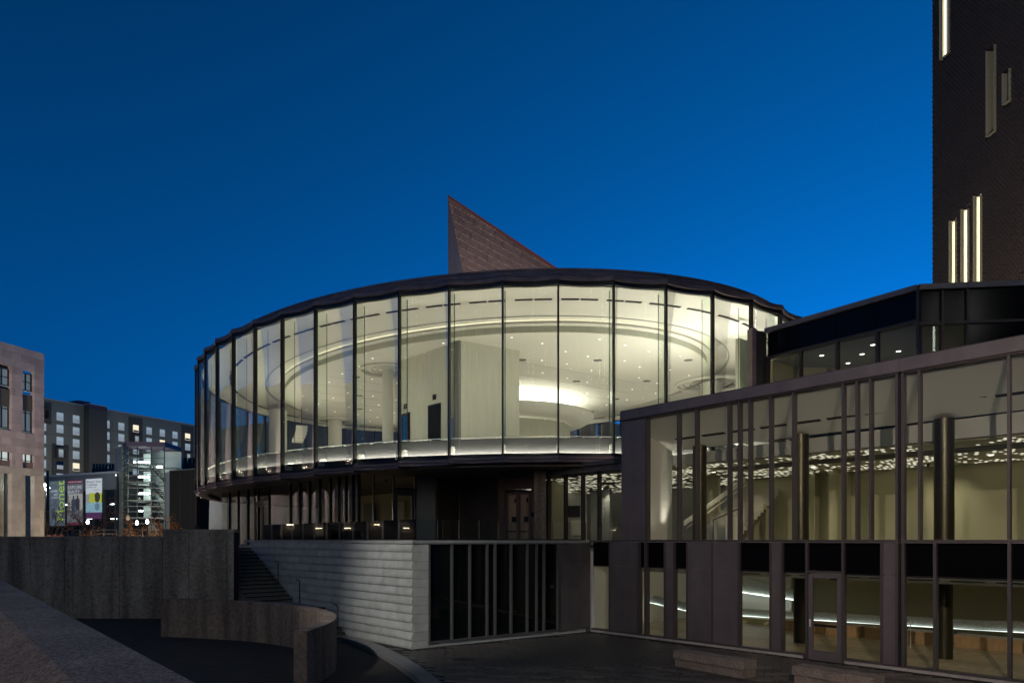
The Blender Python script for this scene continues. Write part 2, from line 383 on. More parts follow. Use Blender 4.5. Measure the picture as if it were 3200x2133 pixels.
# --- outdoor stairs climbing along the stone wall
st = thing('outdoor_stairs', tuple(STN.p(4.5, 0, 1.5)), 'dark stone steps climbing beside the coursed wall to the terrace', 'stairs')
s_, z_ = 3.95, -.15
prof_steps = [(7, .163, .29)] + [('landing', 2.6)] + [(15, .150, .30)]
for fl in prof_steps:
    if fl[0] == 'landing':
        STN.ob('landing', s_ + .001, s_ + fl[1], z_ - .5, z_, .12, 1.95, M['step'], st); s_ += fl[1]
    else:
        for k in range(fl[0]):
            z_ += fl[1]; STN.ob('step', s_ + .001, s_ + fl[2], max(z_ - .6, -.14), z_, .12, 1.95, M['step'], st)
            STN.ob('step_nosing', s_ - .025, s_ + .004, z_ - .05, z_ + .004, .12, 1.95, M['joint'], st); s_ += fl[2]
STN.ob('top_landing', s_ + .001, s_ + 3.5, z_ - .5, z_, .12, 1.95, M['step'], st)
for s in (4.3, 7.4, 9.4):                            # short handrail newels against the wall
    z = {4.3: .2, 7.4: 1.0, 9.4: 1.7}[s]
    h = MB().tube([STN.p(s, z, .35), STN.p(s, z + .9, .35), STN.p(s + .12, z + .98, .35), STN.p(s + .3, z + .98, .35)], .022, 8)
    obj('newel', h, M['pole'], st)
# --- concrete walls on the left
def concrete_wall(name, W, L, z0, z1, th, label, joints, m, holes=True):
    t = thing(name, tuple(W.p(L / 2, z0)), label, 'wall')
    edges = [0] + joints + [L]
    for a, b in zip(edges[:-1], edges[1:]):
        W.ob('wall_panel', a + .012, b - .012, z0, z1 - .14, -th, 0, m, t)
        W.ob('cap', a + .003, b - .003, z1 - .132, z1, -th - .01, .012, m, t)
        if holes:
            for zz in (z0 + .7, z0 + 1.5, z0 + 2.5):
                if zz < z1 - .3:
                    k = max(1, int((b - a) / .95))
                    for q in range(k):
                        s = a + (b - a) * (q + .5) / k; c = W.p(s, zz, .001)
                        cone = MB(); nn = 8
                        ring = [W.p(s + .034 * math.cos(2 * math.pi * i / nn), zz + .034 * math.sin(2 * math.pi * i / nn), .002) for i in range(nn)]
                        cone.add([W.p(s, zz, -.0)] + ring, [(0, 1 + (i + 1) % nn, 1 + i) for i in range(nn)]); obj('tie_hole', cone, M['joint'], t)
    W.ob('joint_backing', .01, L - .01, z0 + .01, z1 - .02, -th + .02, -.03, M['joint'], t); return t
W1 = Wall((at(-60, 1675, 32.6).x, 32.6), (at(508, 1675, 32.6).x, 32.6))
def jn(W, xs): return [W.s(x) for x in xs]
concrete_wall('concrete_wall', W1, W1.L, -.15, E_ + .17, .4, 'long low board-marked concrete wall with joints and tie holes', jn(W1, [41, 96, 202, 228, 350, 374]), M['concrete'])
W2 = Wall((at(508, 1653, 27.75).x, 27.75), (at(731, 1653, 27.75).x, 27.75))
concrete_wall('concrete_wall', W2, W2.L, -.15, E_ + .43, .55, 'taller pale concrete wall block beside the stairs', jn(W2, [590, 709]), M['concrete'])
# --- curved wall with a square end
cw = [at(513, 1868, 26.6).xy, V(-11.4, 26.0), V(-9.2, 25.1), V(-7.3, 23.6), V(-5.95, 21.8), V(-5.32, 20.0), V(-5.2, 18.6), V(-5.32, 17.15)]
cp = with_normals(smooth_path(cw, 5), -1); zc = EYE - 2.28
cwt = thing('curved_wall', (cw[3].x, cw[3].y, -.15), 'low curved concrete wall ending in a square pier', 'wall')
for i in range(0, len(cp) - 1, 7):
    seg = [(p.copy(), o) for p, o in cp[i:i + 8]]
    if len(seg) < 2: continue
    obj('wall_segment', MB().sweep(seg, [(-.17, -.14), (.17, -.14), (.17, zc - .015), (.155, zc), (-.155, zc), (-.17, zc - .015)]), M['concrete_red'], cwt, smooth=False)
# --- foreground parapet
zp = E_ - .52
PAR = Wall(tuple(V((634 - CX) / F, 1) * (F * .52 / (2133 - HZ))), tuple(V((0 - CX) / F, 1) * (F * .52 / (1805 - HZ))))
pt_ = thing('foreground_parapet', tuple(PAR.p(3, E_ - 2)), 'broad rough aggregate parapet slanting across the foreground', 'parapet')
PAR.n = -PAR.n if PAR.n.dot(V(1, 1)) > 0 else PAR.n
for (a, b) in ((-3.2, 2.35), (2.358, 5.2), (5.208, 12)):
    mb = MB(); q = PAR.p
    mb.sweep([(PAR.A + PAR.d * a, tuple(PAR.n)), (PAR.A + PAR.d * b, tuple(PAR.n))], [(0, E_ - 2.2), (.62, E_ - 2.2), (.62, zp - .16), (.35, zp), (.02, zp), (0, zp - .02)])
    obj('parapet_stone', mb, M['aggregate'], pt_)
up = MB().prism([tuple(PAR.p(-4, 0, .6).xy), tuple(PAR.p(13, 0, .6).xy), tuple(PAR.p(13, 0, 9).xy), (-6, -12), (9, -12), (9, 1.2)], -.14, E_ - 1.65)
struct('upper_walk', up, M['asphalt'])
# --- stone benches in the courtyard
def bench(c, ang, L, label):
    t = thing('stone_bench', (c[0], c[1], 0), label, 'bench', 'stone benches in the courtyard')
    mw = Matrix.Translation((c[0], c[1], 0)) @ Matrix.Rotation(ang, 4, 'Z')
    b = MB()
    prof = [(-.24, .0), (.24, .0), (.24, .2), (-.24, .2)]
    obj('base_block', MB().box(-L / 2 + .04, L / 2, -.25, .25, .0, .215), M['benchstone'], t, mw=mw)
    obj('seat_slab', MB().hexa([(-L / 2, -.29, .225), (L / 2, -.29, .225), (L / 2, .29, .225), (-L / 2, .29, .225), (-L / 2, -.27, .44), (L / 2, -.27, .44), (L / 2, .27, .44), (-L / 2, .27, .44)]), M['benchstone'], t, mw=mw)
b0, b1 = gp(2130, 2082), gp(2345, 2122)
bench(((b0 + b1) / 2) + V(.05, .28), math.atan2((b1 - b0).y, (b1 - b0).x), (b1 - b0).length + .1, 'rough stone bench standing before the blank metal panels')
b2 = gp(2480, 2140); bench(b2 + V(.9, -.35), math.atan2((b1 - b0).y, (b1 - b0).x), 2.0, 'rough stone bench standing before the glass door')
# ================================================================== the glass rotunda
EC = V(-2.56, 51.06); EA, EB = 23.38, 18.47
EU = V(math.cos(R(-45.5)), math.sin(R(-45.5))); EV = V(-EU.y, EU.x)
def ell(t, off=0):
    p = EC + EU * (EA * math.cos(t)) + EV * (EB * math.sin(t)); nrm = (EU * (math.cos(t) / EA) + EV * (math.sin(t) / EB)).normalized()
    return p + nrm * off, nrm
def ell_param(p): q = p - EC; return math.atan2(q.dot(EV) / EB, q.dot(EU) / EA)
def ell_path(off=0, n=160): return [(ell(2 * math.pi * k / n, off)[0], tuple(ell(2 * math.pi * k / n)[1])) for k in range(n)]
NP = 54
tt = [2 * math.pi * k / 20000 for k in range(20001)]; cum = [0]; prev = ell(0)[0]
for t in tt[1:]: p = ell(t)[0]; cum.append(cum[-1] + (p - prev).length); prev = p
per = cum[-1]
def arc_t(s):
    s %= per; lo, hi = 0, 20000
    while hi - lo > 1:
        m = (lo + hi) // 2
        if cum[m] <= s: lo = m
        else: hi = m
    return tt[lo] + (tt[hi] - tt[lo]) * (s - cum[lo]) / (cum[hi] - cum[lo])
t0 = ell_param(V(2.03, 29.98)); s0_ = cum[int((t0 % (2 * math.pi)) / (2 * math.pi) * 20000)]
MU = [arc_t(s0_ + k * per / NP) for k in range(NP)]
rot = thing('glass_rotunda', (EC.x, EC.y, E_ + 3.3), 'round glass pavilion with scalloped curved panes lit from inside', 'pavilion')
def zbot(x): t = min(1, max(0, -x / 14)); t = t * t * (3 - 2 * t); return E_ + 3.82 - .36 * t
ZT = E_ + 11.38
NS = 8; SAG = .21
def arcpts(y0=0):
    r = []
    for k in range(NS + 1):
        u = k / NS - .5; r.append((V(u, -SAG * (1 - 4 * u * u) + y0), u))
    return r
def unit_strip(prof, name, m):
    """profile (outward, z) swept along one scallop of unit chord; x is scaled per pane"""
    mb = MB(); vs = []; k = len(prof)
    for p, u in arcpts():
        for a, z in prof: vs.append((p.x, p.y + a, z))
    fs = [(i * k + j, (i + 1) * k + j, (i + 1) * k + (j + 1) % k, i * k + (j + 1) % k) for i in range(NS) for j in range(k)]
    fs += [tuple(range(k))[::-1], tuple(NS * k + j for j in range(k))]
    return mb.add(vs, fs).mesh(name, m, False)
u_pane = unit_strip([(0, 0), (.025, 0), (.025, 1), (0, 1)], 'pane', M['g_drum'])
u_pane.polygons.foreach_set('use_smooth', [True] * len(u_pane.polygons))
u_head = unit_strip([(-.3, 0), (.16, 0), (.18, .015), (.18, .1), (.145, .115), (.145, .2), (.17, .225), (-.5, .3)], 'head_fascia', M['rim'])
u_reveal = unit_strip([(-.12, -.17), (.07, -.17), (.07, -.003), (-.12, -.003)], 'head_frame', M['mullblack'])
u_sillf = unit_strip([(-.12, -.14), (.06, -.14), (.06, -.002), (-.12, -.002)], 'sill_frame', M['mullblack'])
u_sill = unit_strip([(-.5, -.40), (.10, -.40), (.12, -.38), (.12, -.285), (.10, -.275), (.14, -.265), (.16, -.25), (.16, -.155), (.14, -.143), (-.5, -.143)], 'sill_fascia', M['rim'])
mullm = MB().box(-.035, .035, -.10, .12, 0, 1).mesh('mullion', M['mullblack'])
finm = MB().box(-.012, .012, -.72, -.105, 0, 1).mesh('glass_fin', M['g_fin'])
fedge = MB().box(-.016, .016, -.735, -.722, 0, 1).mesh('fin_edge', M['mullgrey'])
shoe = MB().add([(-.03, -.66, .02), (-.03, -.16, .02), (-.03, -.10, .2), (-.03, -.2, .38), (-.03, -.34, .46), (-.03, -.66, .46), (.03, -.66, .02), (.03, -.16, .02), (.03, -.10, .2), (.03, -.2, .38), (.03, -.34, .46), (.03, -.66, .46)],
    [(0, 1, 2, 3, 4, 5), (11, 10, 9, 8, 7, 6)] + [(i, 6 + i, 6 + (i + 1) % 6, (i + 1) % 6) for i in range(6)]).mesh('fin_shoe', M['steelw'])
brk = MB().box(-.018, .018, -.02, .26, -.03, .0).box(-.018, .018, -.04, -.0, -.16, -.031).mesh('rail_bracket', M['steelw'])
def frame(p, n, z, sx=1, sz=1):
    d = V(-n.y, n.x)
    return Matrix(((d.x * sx, n.x, 0, p.x), (d.y * sx, n.y, 0, p.y), (0, 0, sz, z), (0, 0, 0, 1)))
for k in range(NP):
    ta, tb_ = MU[k], MU[(k + 1) % NP]
    pa, na = ell(ta); pb, nb = ell(tb_)
    zb0 = zbot(pa.x); ch = (pb - pa).length; mid = (pa + pb) / 2; d = (pb - pa).normalized(); n = V(d.y, -d.x)
    if n.dot(mid - EC) < 0: n = -n
    zb1 = zbot(mid.x)
    put('pane', u_pane, rot, frame(mid, n, zb1, ch, ZT - .15 - zb1))
    put('head_fascia', u_head, rot, frame(mid, n, ZT, ch * 1.0))
    put('head_frame', u_reveal, rot, frame(mid, n, ZT, ch))
    put('sill_frame', u_sillf, rot, frame(mid, n, zb1, ch))
    put('sill_fascia', u_sill, rot, frame(mid, n, zb1, ch))
    put('mullion', mullm, rot, frame(pa, na, zb0 - .14, 1, ZT - zb0 + .14))
    put('glass_fin', finm, rot, frame(pa, na, zb0 + .3, 1, ZT - zb0 - .4))
    put('fin_edge', fedge, rot, frame(pa, na, zb0 + .45, 1, ZT - zb0 - .6))
    put('fin_shoe', shoe, rot, frame(pa, na, zb0 + .0))
    for q in range(3):
        tq = arc_t(s0_ + (k + (q + .5) / 3) * per / NP); pq_, nq = ell(tq, -.86); put('rail_bracket', brk, rot, frame(pq_, nq, E_ + 4.62))
# roof rim: smooth band of bent sheets set back behind the scallops
RN = 90
rp = ell_path(-1.15, RN * 2)
for k in range(RN):
    seg = [(rp[(2 * k + i) % (2 * RN)][0], rp[(2 * k + i) % (2 * RN)][1]) for i in range(3)]
    seg = [(p.copy(), o) for p, o in seg]; seg[2] = (seg[2][0].lerp(seg[1][0], .012), seg[2][1])
    obj('roof_rim_sheet', MB().sweep(seg, [(-.25, ZT + .2), (.25, ZT + .2), (.06, ZT + .86), (.10, ZT + .88), (.10, ZT + .96), (-.25, ZT + .98)]), M['rim'], rot)
def disc(off, z0, z1, n=160): return MB().prism([tuple(p) for p, o in ell_path(off, n)], z0, z1)
obj('roof', disc(-1.3, ZT + .3, ZT + .9), M['zincdark'], rot)
obj('floor_slab', disc(-.55, E_ + 3.36, E_ + 3.80), M['zincdark'], rot)
obj('floor', disc(-1.0, E_ + 3.802, E_ + 3.86), M['terrazzo'], rot)
obj('soffit', disc(-.35, E_ + 3.26, E_ + 3.34), M['soffit'], rot)
# ceiling: outer soffit ring, lit trough, dropped fascia, main ceiling
ep = ell_path(0, 160)
ceil = obj('ceiling', disc(-5.9, E_ + 10.88, E_ + 10.95), M['ceil'], rot)
obj('ceiling_soffit', MB().sweep(ep, [(-.36, E_ + 11.24), (-.5, E_ + 11.3), (-4.1, E_ + 11.34), (-4.45, E_ + 11.30), (-4.45, E_ + 11.42), (-.36, E_ + 11.42)], closed=True), M['ceil'], rot, smooth=False)
obj('cove_lip', MB().sweep(ep, [(-4.452, E_ + 11.27), (-4.52, E_ + 11.27), (-4.52, E_ + 11.5), (-4.452, E_ + 11.5)], closed=True), M['greywall'], rot)
obj('cove_trough', MB().sweep(ep, [(-4.5, E_ + 11.46), (-5.85, E_ + 11.40), (-5.85, E_ + 11.56), (-4.5, E_ + 11.56)], closed=True), M['ceil'], rot)
obj('drop_fascia', MB().sweep(ep, [(-5.8, E_ + 10.87), (-5.93, E_ + 10.87), (-5.93, E_ + 11.39), (-5.8, E_ + 11.39)], closed=True), M['core'], rot)
for k in range(NP):                                  # air slots
    for q in (0, 1):
        sa = s0_ + (k + .12 + q * .42) * per / NP
        seg = [(ell(arc_t(sa + .38 * per / NP * i / 3), -2.15)[0], tuple(ell(arc_t(sa + .38 * per / NP * i / 3))[1])) for i in range(4)]
        obj('air_slot', MB().sweep(seg, [(-.075, E_ + 11.285), (.075, E_ + 11.285), (.075, E_ + 11.34), (-.075, E_ + 11.34)]), M['slot'], rot)
M['cove'] = glow('cove_light', (1, .92, .76), 6)
M['strip'] = glow('floor_strip_light', (1, .92, .8), 60)
M['up'] = glow('added_uplight', (1, .905, .73), 52)
M['dl'] = glow('downlight_glow', (1, .95, .8), 4)
obj('cove_strip', MB().sweep(ep, [(-5.74, E_ + 11.30), (-5.60, E_ + 11.30), (-5.60, E_ + 11.315), (-5.74, E_ + 11.315)], closed=True), M['cove'], rot)
obj('cove_shield', MB().sweep(ep, [(-5.79, E_ + 11.2), (-5.42, E_ + 11.23), (-5.42, E_ + 11.36), (-5.46, E_ + 11.36), (-5.46, E_ + 11.295), (-5.79, E_ + 11.295)], closed=True), M['ceil'], rot)
# upstand with strip light at its foot, handrail
obj('upstand', MB().sweep(ep, [(-.86, E_ + 3.87), (-.80, E_ + 3.87), (-.80, E_ + 4.60), (-.86, E_ + 4.60)], closed=True), M['spandrel'], rot)
obj('handrail', MB().sweep(ep, [(-.66, E_ + 4.62), (-.56, E_ + 4.62), (-.56, E_ + 4.645), (-.66, E_ + 4.645)], closed=True), M['steelw'], rot)
obj('sill_ledge', MB().sweep(ep, [(-.80, E_ + 3.80), (-.28, E_ + 3.80), (-.28, E_ + 3.84), (-.80, E_ + 3.84)], closed=True), M['mullblack'], rot)
obj('strip_light', MB().sweep(ep, [(-.72, E_ + 3.842), (-.66, E_ + 3.842), (-.66, E_ + 3.862), (-.72, E_ + 3.862)], closed=True), M['strip'], rot)
# downlights and grilles in the ceiling
dlm = MB().lathe((0, 0), [(.0001, -.006), (.04, -.006), (.06, 0)], 10, False).mesh('downlight', M['dl'])
grm = MB().lathe((0, 0), [(.0001, -.012), (.26, -.012), (.28, 0)], 20, False).mesh('ceiling_grille', M['coredark'])
rr = random.Random(3)
for i in range(-12, 13):
    for j in range(-12, 13):
        q = EC + V(.82, .57) * (i * 2.1 + rr.uniform(-.25, .25)) + V(-.57, .82) * (j * 2.6 + rr.uniform(-.3, .3)); w_ = q - EC
        if (w_.dot(EU) / (EA - 6.4)) ** 2 + (w_.dot(EV) / (EB - 6.4)) ** 2 < 1:
            put('downlight', dlm, ceil, Matrix.Translation((q.x, q.y, E_ + 10.878)))
            if (i + 2 * j) % 5 == 0: put('ceiling_grille', grm, ceil, Matrix.Translation((q.x + .7, q.y + .9, E_ + 10.878)))
for k in range(9):                                   # hairline panel joints
    q = EC + V(-.57, .82) * ((k - 4) * 2.6 + 1.0); hl = math.sqrt(max(0, 1 - ((k - 4) / 5.2) ** 2)) * 11
    d = V(.82, .57); a, b = q - d * hl, q + d * hl; nn = V(-.57, .82) * .012
    obj('ceiling_joint', MB().prism([tuple(a - nn), tuple(b - nn), tuple(b + nn), tuple(a + nn)], E_ + 10.874, E_ + 10.879), M['coredark'], ceil)
# core with lift doors
CW1 = Wall((-2.8, 37.3), (-2.8 - .686 * 5.9, 37.3 + .728 * 5.9)); CW2 = Wall((-2.8, 37.3), (-2.8 + .857 * 3.75, 37.3 + .514 * 3.75))
ca = V(-2.8, 37.3); cb = ca + CW2.d * 3.75; cc = cb + CW1.d * 5.9; cdp = ca + CW1.d * 5.9
core = obj('core_wall', MB().prism([tuple(ca), tuple(cb), tuple(cc), tuple(cdp)], E_ + 3.87, E_ + 10.87), M['core'], rot)
CW1.ob('core_pier', -.02, .86, E_ + 3.88, E_ + 10.868, .004, .16, M['coredark'], rot)
for (xa, xb, yt) in ((1338, 1378, 1262), (1253, 1282, 1290)):
    sa, sb = sorted((CW1.s(xa), CW1.s(xb))); zt_ = CW1.z((xa + xb) / 2, yt)
    fr_ = obj('lift_door', CW1.box(MB(), sa, sb, E_ + 3.88, zt_, .003, .03), M['frame'], rot)
    CW1.ob('door_leaf', sa + .08, (sa + sb) / 2 - .008, E_ + 3.89, zt_ - .08, .031, .04, M['screen'], fr_); CW1.ob('door_leaf', (sa + sb) / 2 + .008, sb - .08, E_ + 3.89, zt_ - .08, .031, .04, M['screen'], fr_)
    CW1.ob('lift_sign', (sa + sb) / 2 - .16, (sa + sb) / 2 + .16, zt_ + .25, zt_ + .55, .003, .03, M['screen'], rot)
# round stair drum under the luminous disc
RD = V(-.2, 53.6)
obj('drum_wall', MB().lathe(RD, [(4.75, E_ + 3.87), (4.75, E_ + 8.75), (4.6, E_ + 8.75)], 64, False), M['core'], rot, True)
obj('ring_canopy', MB().lathe(RD, [(4.5, E_ + 8.9), (5.9, E_ + 9.0), (6.55, E_ + 9.35), (6.6, E_ + 9.62), (6.5, E_ + 9.62), (6.2, E_ + 9.42), (4.6, E_ + 9.2), (4.5, E_ + 8.9)], 64, False), M['white'], rot, True)
obj('ring_recess', MB().lathe(RD, [(6.3, E_ + 10.86), (5.9, E_ + 10.80), (5.5, E_ + 10.84), (5.3, E_ + 10.872)], 64, False), M['white'], rot, True)
M['disc'] = glow('luminous_disc', (1, .96, .84), 2.6)
obj('luminous_disc', MB().lathe(RD, [(.001, E_ + 10.66), (3.5, E_ + 10.68), (5.3, E_ + 10.78), (5.45, E_ + 10.86)], 64, False), M['disc'], rot, True)
obj('disc_lower_light', MB().lathe(RD, [(4.55, E_ + 9.21), (6.15, E_ + 9.43), (6.0, E_ + 9.46), (4.7, E_ + 9.3)], 64, False), glow('ring_glow', (1, .95, .82), 3.0), rot, True)
# columns with ring recesses
def icol(x, y, r, ring):
    obj('column', MB().lathe((x, y), [(r, E_ + 3.87), (r, E_ + 10.87)], 32, False), M['white'], rot, True)
    if ring:
        obj('column_ring', MB().lathe((x, y), [(ring, E_ + 10.70), (ring + .12, E_ + 10.73), (ring + .14, E_ + 10.877), (ring - .1, E_ + 10.877), (ring - .04, E_ + 10.72), (ring, E_ + 10.70)], 48, False), M['white'], rot, True)
        for q in range(3): obj('recess_step', MB().lathe((x, y), [(ring * (.82 - .2 * q), E_ + 10.84 - .0 * q), (ring * (.80 - .2 * q), E_ + 10.875)], 48, False), M['coredark'], rot, True)
icol(-7.95, 43.7, .35, 1.7); p_ = at(2222, 1205, 47.5); icol(p_.x, 47.5, .72, 2.3); p_ = at(869, 1300, 57.5); icol(p_.x, 57.5, .72, 0)
p_ = at(1460, 1300, 62); icol(p_.x - 12, 62, .6, 1.6)
# unseen floor uplights added below the sill line to wash the ceiling
upm = MB().lathe((0, 0), [(.0001, .1), (.55, .1)], 20, False).mesh('added_uplight', M['up'])
uph = MB().lathe((0, 0), [(.66, 0), (.66, .16), (.6, .16), (.58, .05)], 20, False).mesh('added_uplight_housing', M['frame'])
for (x, y) in ((-1.5, 33.2), (6.3, 33.8), (-9.0, 37.2), (-14.5, 43), (-15.5, 52), (5.5, 42), (12.5, 40.5), (-9, 61), (3, 65), (11, 52), (-17.5, 47.5)):
    u = put('added_uplight_housing', uph, rot, Matrix.Translation((x, y, E_ + 3.862))); put('added_uplight', upm, u, Matrix.Translation((x, y, E_ + 3.862)))
M['up2'] = glow('added_strong_uplight', (1, .95, .84), 200)  # stronger pair added to whiten the right end
for q_, of_ in ((V(12.4, 33.3), -2.2), (V(15.2, 36.0), -1.5)):
    q_ = ell(ell_param(q_), of_)[0]; u = put('added_uplight_housing', uph, rot, Matrix.Translation((q_.x, q_.y, E_ + 3.862))); obj('added_uplight', MB().lathe(q_, [(.0001, E_ + 3.97), (.55, E_ + 3.97)], 20, False), M['up2'], u)
# bright end wall at the join with the wing
ew = Wall((11.6, 34.75), (14.2, 37.0))
obj('end_wall', ew.box(MB(), 0, .95, E_ + 3.87, ew.z(2330, 1062), -.25, 0), M['core'], rot)
# white lining wall round the bright end of the hall
ta_, tb2 = ell_param(V(15.0, 36.0)), ell_param(V(18.4, 44.0))
if tb2 < ta_ - math.pi: tb2 += 2 * math.pi
lw = [(ell(ta_ + (tb2 - ta_) * k / 24, 0)[0], tuple(ell(ta_ + (tb2 - ta_) * k / 24)[1])) for k in range(25)]
obj('lining_wall', MB().sweep(lw, [(-2.55, E_ + 4.0), (-2.4, E_ + 4.0), (-2.4, E_ + 11.29), (-2.55, E_ + 11.29)]), M['white'], rot)
# loudspeaker hanging from the ceiling
lp = at(942, 1330, 56); ls = thing('hanging_loudspeaker', tuple(lp), 'white curved line of loudspeaker boxes hanging inside the glass pavilion', 'loudspeaker')
for k in range(5):
    mw = Matrix.Translation((lp.x - .02 * k * k, lp.y, lp.z - .12 - k * .27)) @ Matrix.Rotation(.5, 4, 'Z') @ Matrix.Rotation(-.06 * k, 4, 'X')
    obj('speaker_box', MB().hexa([(-.45, -.2, -.12), (.45, -.2, -.12), (.4, .25, -.11), (-.4, .25, -.11), (-.45, -.2, .125), (.45, -.2, .125), (.4, .25, .11), (-.4, .25, .11)]), M['white'], ls, mw=mw)
obj('hanger', MB().tube([(lp.x, lp.y, lp.z), (lp.x, lp.y, E_ + 10.88)], .03, 6).box(lp.x - .5, lp.x + .5, lp.y - .05, lp.y + .05, lp.z + .01, lp.z + .09), M['pole'], ls)
# ---------------------------------------------------------------- ground storey of the rotunda: storefronts, doors, dark walls
SF1 = Wall((-7.6, 33.8), (-21.2, 48.6)); SF2 = Wall((-7.6, 33.8), (-3.95, 35.4)); zs0, zs1 = E_ - .33, E_ + 3.25
lob = thing('cafe_storefront', (-7.6, 33.8, E_ - .35), 'dim glazed storefront tucked under the overhanging glass pavilion', 'storefront')
s1 = [0, .55, 1.25, 2.0, 2.9, 4.1, 5.3, 6.5, 7.7] + [SF1.s(841), SF1.s(797)] + [12.3, 14.0, 15.6, 17.2, 18.7]
def bulged(W, a, b, z0, z1, o, sag, m):
    mb = MB(); n = 6; vs = []
    for k in range(n + 1):
        u = k / n; oo = o + sag * math.sin(math.pi * u)
        for z in (z0, z1): vs.append(W.p(a + (b - a) * u, z, oo)); 
    mb.add(vs, [(2 * k, 2 * k + 2, 2 * k + 3, 2 * k + 1) for k in range(n)]); me = mb.mesh('pane', m, True); return me
DOOR = (SF1.s(841), SF1.s(797))
for i in range(len(s1) - 1):
    a, b = s1[i], s1[i + 1]
    SF1.ob('mullion', a - .04, a + .04, zs0, zs1, -.1, .06, M['mullblack'], lob)
    if abs(a - DOOR[0]) < .01:
        zd = SF1.z(820, 1570)
        dr = SF1.ob('door_head', a + .05, b - .05, zd, zd + .12, -.06, .04, M['frame'], lob)
        SF1.ob('pane', a + .05, b - .05, zd + .125, zs1 - .01, -.02, -.0, M['g_shade'], lob)
        for q in range(2):
            w0 = a + .05 + (b - a - .1) * q / 2; w1 = w0 + (b - a - .1) / 2 - .01
            lf = SF1.ob('door', w0, w0 + .14, zs0, zd - .005, -.05, .03, M['frame'], lob)
            SF1.ob('stile', w1 - .14, w1, zs0, zd - .005, -.05, .03, M['frame'], lf); SF1.ob('top_rail', w0 + .142, w1 - .142, zd - .25, zd - .006, -.05, .03, M['frame'], lf)
            SF1.ob('door_glass', w0 + .142, w1 - .142, zs0 + .1, zd - .252, -.02, -.0, M['g_shade'], lf)
    else: put('pane', bulged(SF1, a + .042, b - .042, zs0, zs1, -.02, .05 * (i % 2 * 2 - 1), M['g_shade']), lob)
s2 = [0, SF2.s(1168), SF2.s(1230), SF2.s(1298), SF2.s(1361)]
for i in range(4):
    a, b = s2[i], s2[i + 1]
    if i: SF2.ob('mullion', a - .04, a + .04, zs0, zs1, -.1, .06, M['mullblack'], lob)
    if i == 2:
        zd = SF2.z(1264, 1534); SF2.ob('pane', a + .042, b - .042, zd + .17, zs1 - .02, -.03, -.01, M['g_clear'], lob); SF2.ob('door_head', a + .042, b - .042, zd, zd + .165, -.07, .05, M['frame'], lob)
        dr = SF2.ob('door', a + .06, a + .2, zs0, zd - .01, -.06, .03, M['frame'], lob); SF2.ob('stile', b - .2, b - .06, zs0, zd - .01, -.06, .03, M['frame'], dr)
        SF2.ob('top_rail', a + .202, b - .202, zd - .22, zd - .012, -.06, .03, M['frame'], dr); SF2.ob('door_glass', a + .202, b - .202, zs0 + .1, zd - .222, -.03, -.01, M['g_clear'], dr)
        SF2.ob('push_bar', a + .21, b - .21, E_ + .55, E_ + .6, .0, .05, M['mullgrey'], dr)
    elif i == 3: SF2.ob('wall_panel', a + .042, b, zs0, zs1, -.05, -.01, M['coredark'], lob)
    else: SF2.ob('pane', a + .042, b - .042, zs0, zs1, -.03, -.01, M['g_clear'], lob)
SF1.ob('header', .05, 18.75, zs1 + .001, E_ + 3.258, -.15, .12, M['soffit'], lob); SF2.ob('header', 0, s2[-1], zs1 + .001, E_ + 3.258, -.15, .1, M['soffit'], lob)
# interior of the cafe: back wall, curtain-like warm panels, ceiling lights
q = MB(); iw = Wall((-1.6, 40.5), (-18, 56.5)); obj('back_wall', iw.box(q, 0, 19, zs0, E_ + 3.2, -.2, 0), M['olive'], lob)
for k in range(5): iw.ob('wall_panel', 1 + k * 3.4, 2.4 + k * 3.4, zs0, E_ + 2.6, .02, .12, M['coredark'] if k % 2 else M['white'], lob)
obj('cafe_floor', MB().prism([(-7.4, 34.2), (-1.6, 40.6), (-16.6, 55.2), (-20.0, 47.6)], zs0 - .01, zs0 + .02), M['woodfloor'], lob)
for k in range(3):
    c = SF1.p(1.6 + k * 3.6, E_ + 3.1, -2.6); obj('cafe_downlight', MB().lathe(c, [(.06, E_ + 3.16), (.06, E_ + 3.24)], 12), M['frame'], lob)
    l = bpy.data.lights.new('cafe_beam', 'SPOT'); l.energy = 75; l.color = (1, .84, .6); l.spot_size = R(125); l.spot_blend = .7; l.shadow_soft_size = .05; o = bpy.data.objects.new('cafe_beam', l); COL.objects.link(o); o.location = (c.x, c.y, E_ + 3.12)
# dark recessed walls and the papered double door
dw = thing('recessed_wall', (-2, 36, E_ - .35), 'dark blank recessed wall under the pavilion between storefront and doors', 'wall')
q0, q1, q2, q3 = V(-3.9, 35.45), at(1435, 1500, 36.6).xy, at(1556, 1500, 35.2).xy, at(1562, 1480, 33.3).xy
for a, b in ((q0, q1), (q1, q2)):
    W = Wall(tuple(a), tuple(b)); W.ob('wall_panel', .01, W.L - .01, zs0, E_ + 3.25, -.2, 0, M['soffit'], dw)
DD = Wall(tuple(at(1558, 1480, 33.4).xy), tuple(at(1668, 1480, 32.5).xy))
dd = thing('papered_double_door', tuple(DD.p(.8, E_ - .35)), 'brown metal double door with its glass covered in brown paper', 'door')
DD.ob('frame_jamb', .02, .3, zs0, E_ + 3.0, -.1, .02, M['doorbrown'], dd); DD.ob('frame_jamb', DD.L - .12, DD.L, zs0, E_ + 3.0, -.1, .02, M['doorbrown'], dd)
DD.ob('transom_panel', .31, DD.L - .13, DD.z(1610, 1532) + .06, E_ + 2.98, -.08, -.01, M['doorbrown'], dd); DD.ob('door_header', 0, DD.L, E_ + 3.001, E_ + 3.25, -.12, .05, M['soffit'], dd)
zd = DD.z(1610, 1537); sa, sb = DD.s(1582), DD.s(1658)
